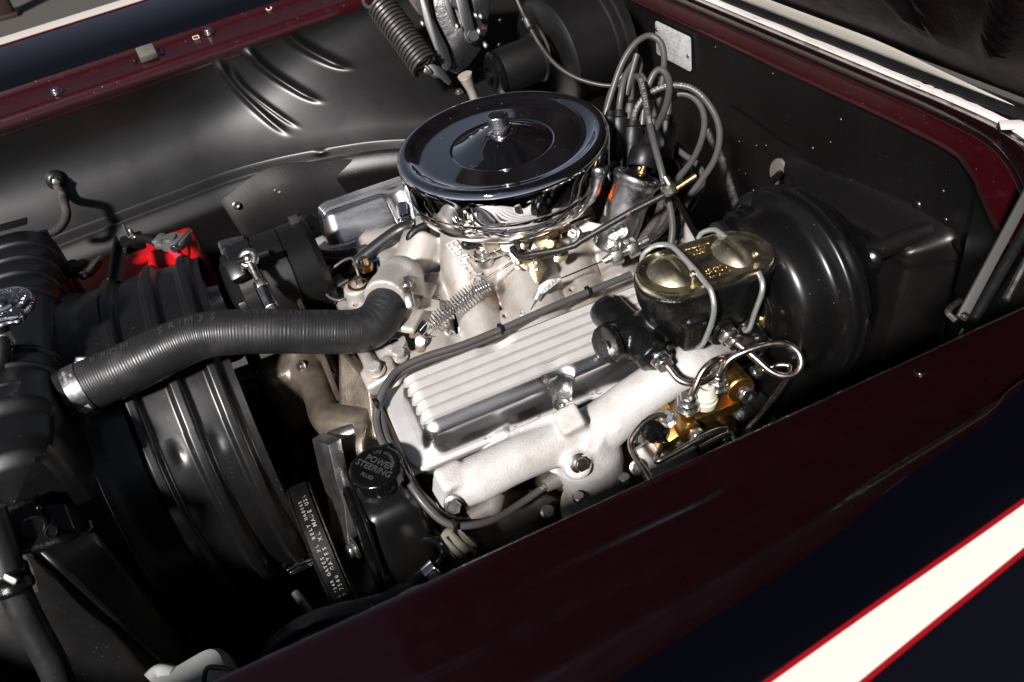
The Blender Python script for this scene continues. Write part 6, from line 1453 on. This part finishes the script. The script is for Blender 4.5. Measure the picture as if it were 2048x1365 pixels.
pw('short grey plug wire loop seen end on, pointing up left of the data plate', [(1252, 190, 1.09), (1258, 165, 1.085), (1266, 136, 1.08), (1274, 108, 1.075)])
pw('grey plug wire sweeping left behind the air cleaner rim', [(1200, 320, 1.12), (1208, 250, 1.12), (1220, 190, 1.115), (1240, 158, 1.11), (1262, 146, 1.105), (1282, 152, 1.10), (1292, 172, 1.10), (1294, 195, 1.10)])
pw('lettered grey plug wire in the widest loop on the right', [(1267, 240, 1.08), (1272, 220, 1.075), (1290, 194, 1.07), (1318, 178, 1.065), (1350, 171, 1.06), (1384, 178, 1.055), (1412, 202, 1.05), (1434, 240, 1.045), (1439, 280, 1.04), (1428, 322, 1.035), (1402, 362, 1.03), (1374, 402, 1.025), (1360, 440, 1.02), (1352, 480, 1.02)], (3, 50, 'ULTRA SELECT - Silicone - 7MM C', 0.0056))
pw('grey plug wire in the inner loop right of the distributor', [(1336, 215, 1.09), (1345, 196, 1.085), (1362, 188, 1.08), (1384, 194, 1.075), (1402, 214, 1.07), (1409, 245, 1.065), (1402, 284, 1.06), (1384, 322, 1.05), (1352, 362, 1.04), (1335, 388, 1.035)])
pw('grey coil lead arching up and over to the distributor', [(1299, 274, 1.0), (1312, 256, 1.01), (1328, 224, 1.03), (1338, 186, 1.05), (1336, 156, 1.06), (1322, 140, 1.065), (1308, 148, 1.07), (1296, 175, 1.075), (1288, 205, 1.085), (1284, 250, 1.09)], None, 0.0042)
pw('lettered grey plug wire dropping straight past the coil boot', [(1262, 198, 1.10), (1264, 172, 1.09), (1271, 155, 1.07), (1280, 158, 1.05), (1288, 188, 1.03), (1296, 232, 1.01), (1308, 286, .985), (1322, 338, .975), (1332, 382, .975), (1342, 425, .98), (1345, 460, .985), (1340, 500, .99)], (26, 52, 'ULTRA SELECT - 7MM', 0.0052))
pw('grey plug wire rising behind the right hand boot', [(1335, 234, 1.09), (1339, 205, 1.085), (1337, 180, 1.085), (1322, 165, 1.09), (1306, 172, 1.095), (1302, 200, 1.10)])
pw('grey plug wire low behind the coil curving to the firewall side', [(1345, 292, 1.12), (1368, 310, 1.11), (1390, 325, 1.10), (1404, 345, 1.09), (1404, 372, 1.08), (1388, 402, 1.06), (1368, 440, 1.05), (1355, 480, 1.04), (1348, 505, 1.03)])
# other things between coil and booster
m = MB(); a, b, c = U(1413, 262, d=1.16), U(1442, 318, d=1.14), U(1478, 430, d=1.10); m.tube(spline([a, b, c], 6), 0.0058, 10, sq=.5); o = m.build('dipstick_tube', K['stud'], None); tag(o, 'flat bright steel stay slanting down the firewall behind the wide wire loop', 'stay')
m = MB(); P = [U(1352, 398, d=.99), U(1375, 440, d=.99), U(1400, 485, d=.995), U(1412, 505, d=1.0)]
m.tube(spline(P, 4), 0.0125, 12, sq=.2); o = m.build('strap_bracket', K['satin'], None); tag(o, 'flat black steel strap with two holes below the swivel of the kickdown rod', 'bracket')
for k, pts in enumerate(([(1322, 372, 1.03), (1324, 400, 1.03), (1318, 428, 1.03), (1300, 458, 1.035), (1280, 482, 1.04), (1266, 500, 1.05)], [(1334, 378, 1.02), (1336, 410, 1.02), (1330, 440, 1.02), (1314, 468, 1.025), (1292, 492, 1.03)])):
    m = MB(); m.tube(spline([U(a, b, d=c) for a, b, c in pts], 8), 0.0058, 12); o = m.build('braided_hose', K['braid'], None)
    tag(o, ('inner dark braided hose curling down right of the coil can', 'outer dark braided hose curling down beside the tan cable')[k], 'hose', 'braided hoses by the coil')
m = MB(); m.tube(spline([U(1352, 440, d=1.04), U(1385, 480, d=1.05), U(1420, 505, d=1.06)], 6), 0.012, 14); o = m.build('heater_pipe', K['cast'], None); tag(o, 'dull aluminium pipe low behind the front wire bail', 'pipe')

# ================================================================== far side: heater hose, loom, blue wire, PCV
hose('heater_hose', 'black heater hose slanting from the front of the intake up to the chrome base pan', [(672, 560, 1.13), (690, 545, 1.125), (720, 522, 1.12), (760, 490, 1.11), (800, 462, 1.10), (825, 452, 1.10)], 0.0098, 'hose')
hose('vacuum_hose', 'thin black hose looping under the left rim of the air cleaner', [(905, 440, 1.10), (870, 446, 1.08), (838, 458, 1.075), (822, 472, 1.075), (822, 488, 1.08), (840, 498, 1.085), (870, 498, 1.09)], 0.0055, 'rubber')
m = MB(); m.tube(spline([U(a, b, d=c) for a, b, c in [(598, 440, 1.20), (606, 470, 1.18), (620, 498, 1.165), (645, 514, 1.155), (690, 514, 1.15), (740, 502, 1.15), (800, 480, 1.16), (870, 462, 1.17)]], 8), 0.0105, 16); o = m.build('wiring_loom', K['braid'], None); tag(o, 'braided wiring loom bundle lying along the foot of the far valve cover', 'loom')
m = MB(); m.tube(spline([U(a, b, d=c) for a, b, c in [(622, 506, 1.15), (650, 522, 1.14), (700, 522, 1.135), (760, 508, 1.14), (830, 490, 1.15)]], 8), 0.0055, 12); o = m.build('wiring_loom', K['braid'], None); tag(o, 'thinner braided loom just below the bundle at the far valve cover', 'loom')
m = MB(); m.tube(spline([U(732, 526, d=1.10), U(770, 514, d=1.11), U(812, 499, d=1.12)], 6), 0.0026, 8); o = m.build('blue_wire', K['blue'], None); tag(o, 'bright blue wire crossing behind the brass sender', 'wire')
m = MB(); m.tube([U(856, 452, d=1.09), U(858, 468, d=1.09)], 0.0016, 8); o = m.build('red_wire', K['red'], None); tag(o, 'short bright red wire end under the left rim of the air cleaner', 'wire')
pv = thing('breather_valve', 'chromed breather valve with hex on the far valve cover beside the air cleaner', 'valve', U(812, 448, d=1.11))
m = MB(); m.prism(hexprism(.010), .012, frame(U(814, 452, d=1.10), U(808, 425, d=1.13) - U(814, 452, d=1.10)), .001); m.tube([U(810, 440, d=1.115), U(806, 415, d=1.14)], 0.009, 16); m.build('valve_body', K['chrome'], pv)
m = MB(); m.tube(spline([U(592, 455, d=1.19), U(600, 440, d=1.2), U(612, 438, d=1.2), U(622, 446, d=1.19)], 5), 0.011, 12); o = m.build('connector_plug', K['plastic'], None); tag(o, 'black cable connector behind the alternator at the corner of the far valve cover', 'connector')
m = MB(); m.tube(spline([U(655, 600, d=1.12), U(662, 585, d=1.12), U(690, 560, d=1.12)], 5), 0.012, 14); o = m.build('bypass_pipe', K['cast'], None); tag(o, 'cast aluminium stub pipe left of the bolt at the front of the intake', 'pipe')

# ================================================================== top of picture: hinge, spring, blower, dipstick
hg = thing('hinge_mechanism', 'black pressed steel hood hinge arms at the top centre', 'hinge', U(900, 80, d=1.35))
def slab(px, d0, th, mt, nm, par, tilt):
    P = [U(x, y, d=d0) for x, y in px]; c = sum(P, V()) / len(P); f = frame(c, tilt, right); fi = f.inverted()
    m = MB(); m.prism(fillet([(fi @ p)[:2] for p in P], 0.004, 3), th, f, 0.0012); return m.build(nm, K[mt], par)
tl = V((-.25, -.9, .35))
slab([(830, -40), (850, -40), (862, 30), (895, 95), (905, 130), (890, 150), (878, 120), (850, 50)], 1.33, 0.010, 'satin', 'edge_arm', hg, tl)
slab([(850, -40), (985, -60), (975, 60), (962, 100), (940, 130), (915, 150), (893, 138), (893, 95), (866, 35)], 1.345, 0.004, 'chipped_black', 'side_plate', hg, tl)
slab([(900, -40), (925, -40), (950, 60), (956, 80), (942, 90), (930, 80)], 1.325, 0.005, 'satin', 'lift_arm', hg, tl)
slab([(880, -40), (892, -40), (905, 20), (917, 52), (908, 55), (890, 15)], 1.325, 0.008, 'satin', 'link_arm', hg, tl)
for px, py, r in ((947, 72, .010), (915, 2, .012)):
    m = MB(); m.lathe([(r, 0), (r, .004), (r * .8, .005), (r * .75, .0035), (0, .0035)], frame(U(px, py, d=1.318), tl), 24); m.build('pivot_rivet', K['satin_smooth'], hg)
for px, py, d in ((914, 52, 1.31), (845, 46, 1.33), (958, 62, 1.30), (971, 90, 1.30), (952, 30, 1.31), (962, 32, 1.31)):
    m = MB(); m.ball(0.0042, frame(U(px, py, d=d), -fwd), 10, (1, 1.4, .7)); m.build('chip', K['stud'], hg)
slab([(795, -30), (840, -30), (850, 35), (838, 30)], 1.40, 0.003, 'iron', 'rear_sheet', hg, tl)
slab([(846, 148), (850, 132), (865, 127), (882, 134), (895, 150), (905, 165), (900, 172), (888, 165), (880, 156), (866, 158), (862, 150)], 1.32, 0.004, 'chrome_worn' if False else 'satin_smooth', 'spring_seat', hg, tl)
hsp = thing('hinge_spring', 'heavy grey coil spring of the hood hinge at the top', 'spring', U(800, 70, d=1.33))
K['spring'] = mat('spring_steel', (0.085, 0.078, 0.074), 0.6, 0.42, rvar=.1, rscale=60)
coil(U(760, 8, d=1.33), U(850, 132, d=1.31), 18, 0.0205, 0.0032, hsp, 'coil', 'spring', 0.0, 20)
m = MB(); m.tube(spline([U(727, -15, d=1.33), U(728, 6, d=1.33), U(738, 15, d=1.325), U(752, 8, d=1.32), U(770, -8, d=1.32)], 6), 0.0032, 8); m.tube(spline([U(850, 132, d=1.31), U(858, 140, d=1.31), U(862, 146, d=1.312)], 5), 0.0032, 8); m.build('spring_hook', K['spring'], hsp)['kind'] = 'stuff'
bw = thing('heater_blower', 'satin black heater blower drum and motor on the firewall at the top', 'heater', U(1120, 100, d=1.42))
mo0 = U(983, 152, d=1.33); bx_ = V((0.97, 0.08, 0.03)).normalized()
f = frame(mo0, bx_, V((0, 0, 1)))
m = MB(); m.lathe([(0, -0.006), (0.006, -0.006), (0.008, 0.0), (0.013, 0.001), (0.014, -0.003), (0.020, -0.003), (0.021, 0.001), (0.029, 0.002), (0.034, 0.006), (0.0345, 0.012)], f, 40); m.build('motor_end', K['gloss_black'], bw)
m = MB(); m.lathe([(0.0345, 0.012), (0.0350, 0.014), (0.0350, 0.078), (0.038, 0.080), (0.038, 0.084)], f, 40); m.build('motor_can', K['satin'], bw)
dr0 = U(1085, 118, d=1.40); f2 = frame(dr0, V((.97, .12, .04)), V((0, 0, 1)))
m = MB(); m.lathe([(0.0, 0.0), (0.045, 0.0), (0.055, 0.004), (0.085, 0.006), (0.092, 0.012), (0.093, 0.085), (0.0965, 0.087), (0.0965, 0.094), (0.093, 0.096), (0.093, 0.102), (0.0965, 0.104), (0.0965, 0.110), (0.093, 0.112), (0.093, 0.122)], f2, 72); m.build('blower_drum', K['satin'], bw)
for px, py, d in ((1175, 97, 1.34), (1046, 40, 1.35), (1000, 41, 1.37), (998, 90, 1.36)):
    m = MB(); m.ball(0.004, frame(U(px, py, d=d), -fwd), 10); m.build('drum_screw', K['satin_smooth'], bw)
m = MB(); m.tube(spline([U(1025, -20, d=1.30), U(1045, 25, d=1.30), U(1058, 52, d=1.295), U(1080, 90, d=1.29), U(1110, 128, d=1.28), U(1150, 155, d=1.27), U(1200, 170, d=1.26), U(1245, 172, d=1.25)], 8), 0.0032, 10); o = m.build('control_cable', K['spring'], None); tag(o, 'thin grey control cable draped over the heater blower drum', 'cable')
m = MB(); m.tube(spline([U(1052, 38, d=1.29), U(1078, 60, d=1.31), U(1096, 95, d=1.31), U(1100, 125, d=1.30)], 6), 0.0022, 8); o = m.build('vacuum_line', K['spring'], None); tag(o, 'short thin line hanging on the blower drum left of its bands', 'cable')
m = MB(); m.tube([U(1052, 38, d=1.288), U(1060, 56, d=1.285)], 0.0055, 10); o = m.build('cable_clip', K['stud'], None); tag(o, 'small metal clip on the thin cable above the heater motor', 'clip')
ds = thing('breather_funnel', 'pale flared aluminium breather funnel rising behind the air cleaner', 'funnel', U(938, 165, d=1.28))
a, b = U(929, 149, d=1.27), U(944, 186, d=1.29); f = frame(b, a - b); L = (a - b).length
m = MB(); m.lathe([(0.0065, -0.02), (0.0065, L * .2), (0.0100, L * .80), (0.0108, L * .86), (0.0098, L * .88), (0.0112, L * .92), (0.0112, L * .98), (0.0, L)], f, 28); m.build('funnel', K['cast'], ds)
m = MB(); m.hexbolt(0.005, 0.005, frame(U(918, 186, d=1.28), (0, 0, 1))); m.build('bolt', K['stud'], ds)
for px, py in ((783, 80), (1005, 175)):
    m = MB(); m.ball(0.005, frame(U(px, py, d=1.36), -fwd), 10, (1, 1, .6)); o = m.build('body_bolt', K['zinc'], None); tag(o, 'small bright body bolt behind the hinge spring' if px < 900 else 'small bolt under the blower motor by the air cleaner', 'bolt')
# far corner: dark firewall side closing and body panel behind hinge
m = patch([(560, -60), (1000, -90), (1010, 200), (700, 60)], [1.75, 1.60, 1.60, 1.7], 6, 6); o = m.build('bulkhead', K['satin'], None, solid=0.003); tag(o, 'black inner body panel in the dark corner behind the hood hinge', 'bulkhead')
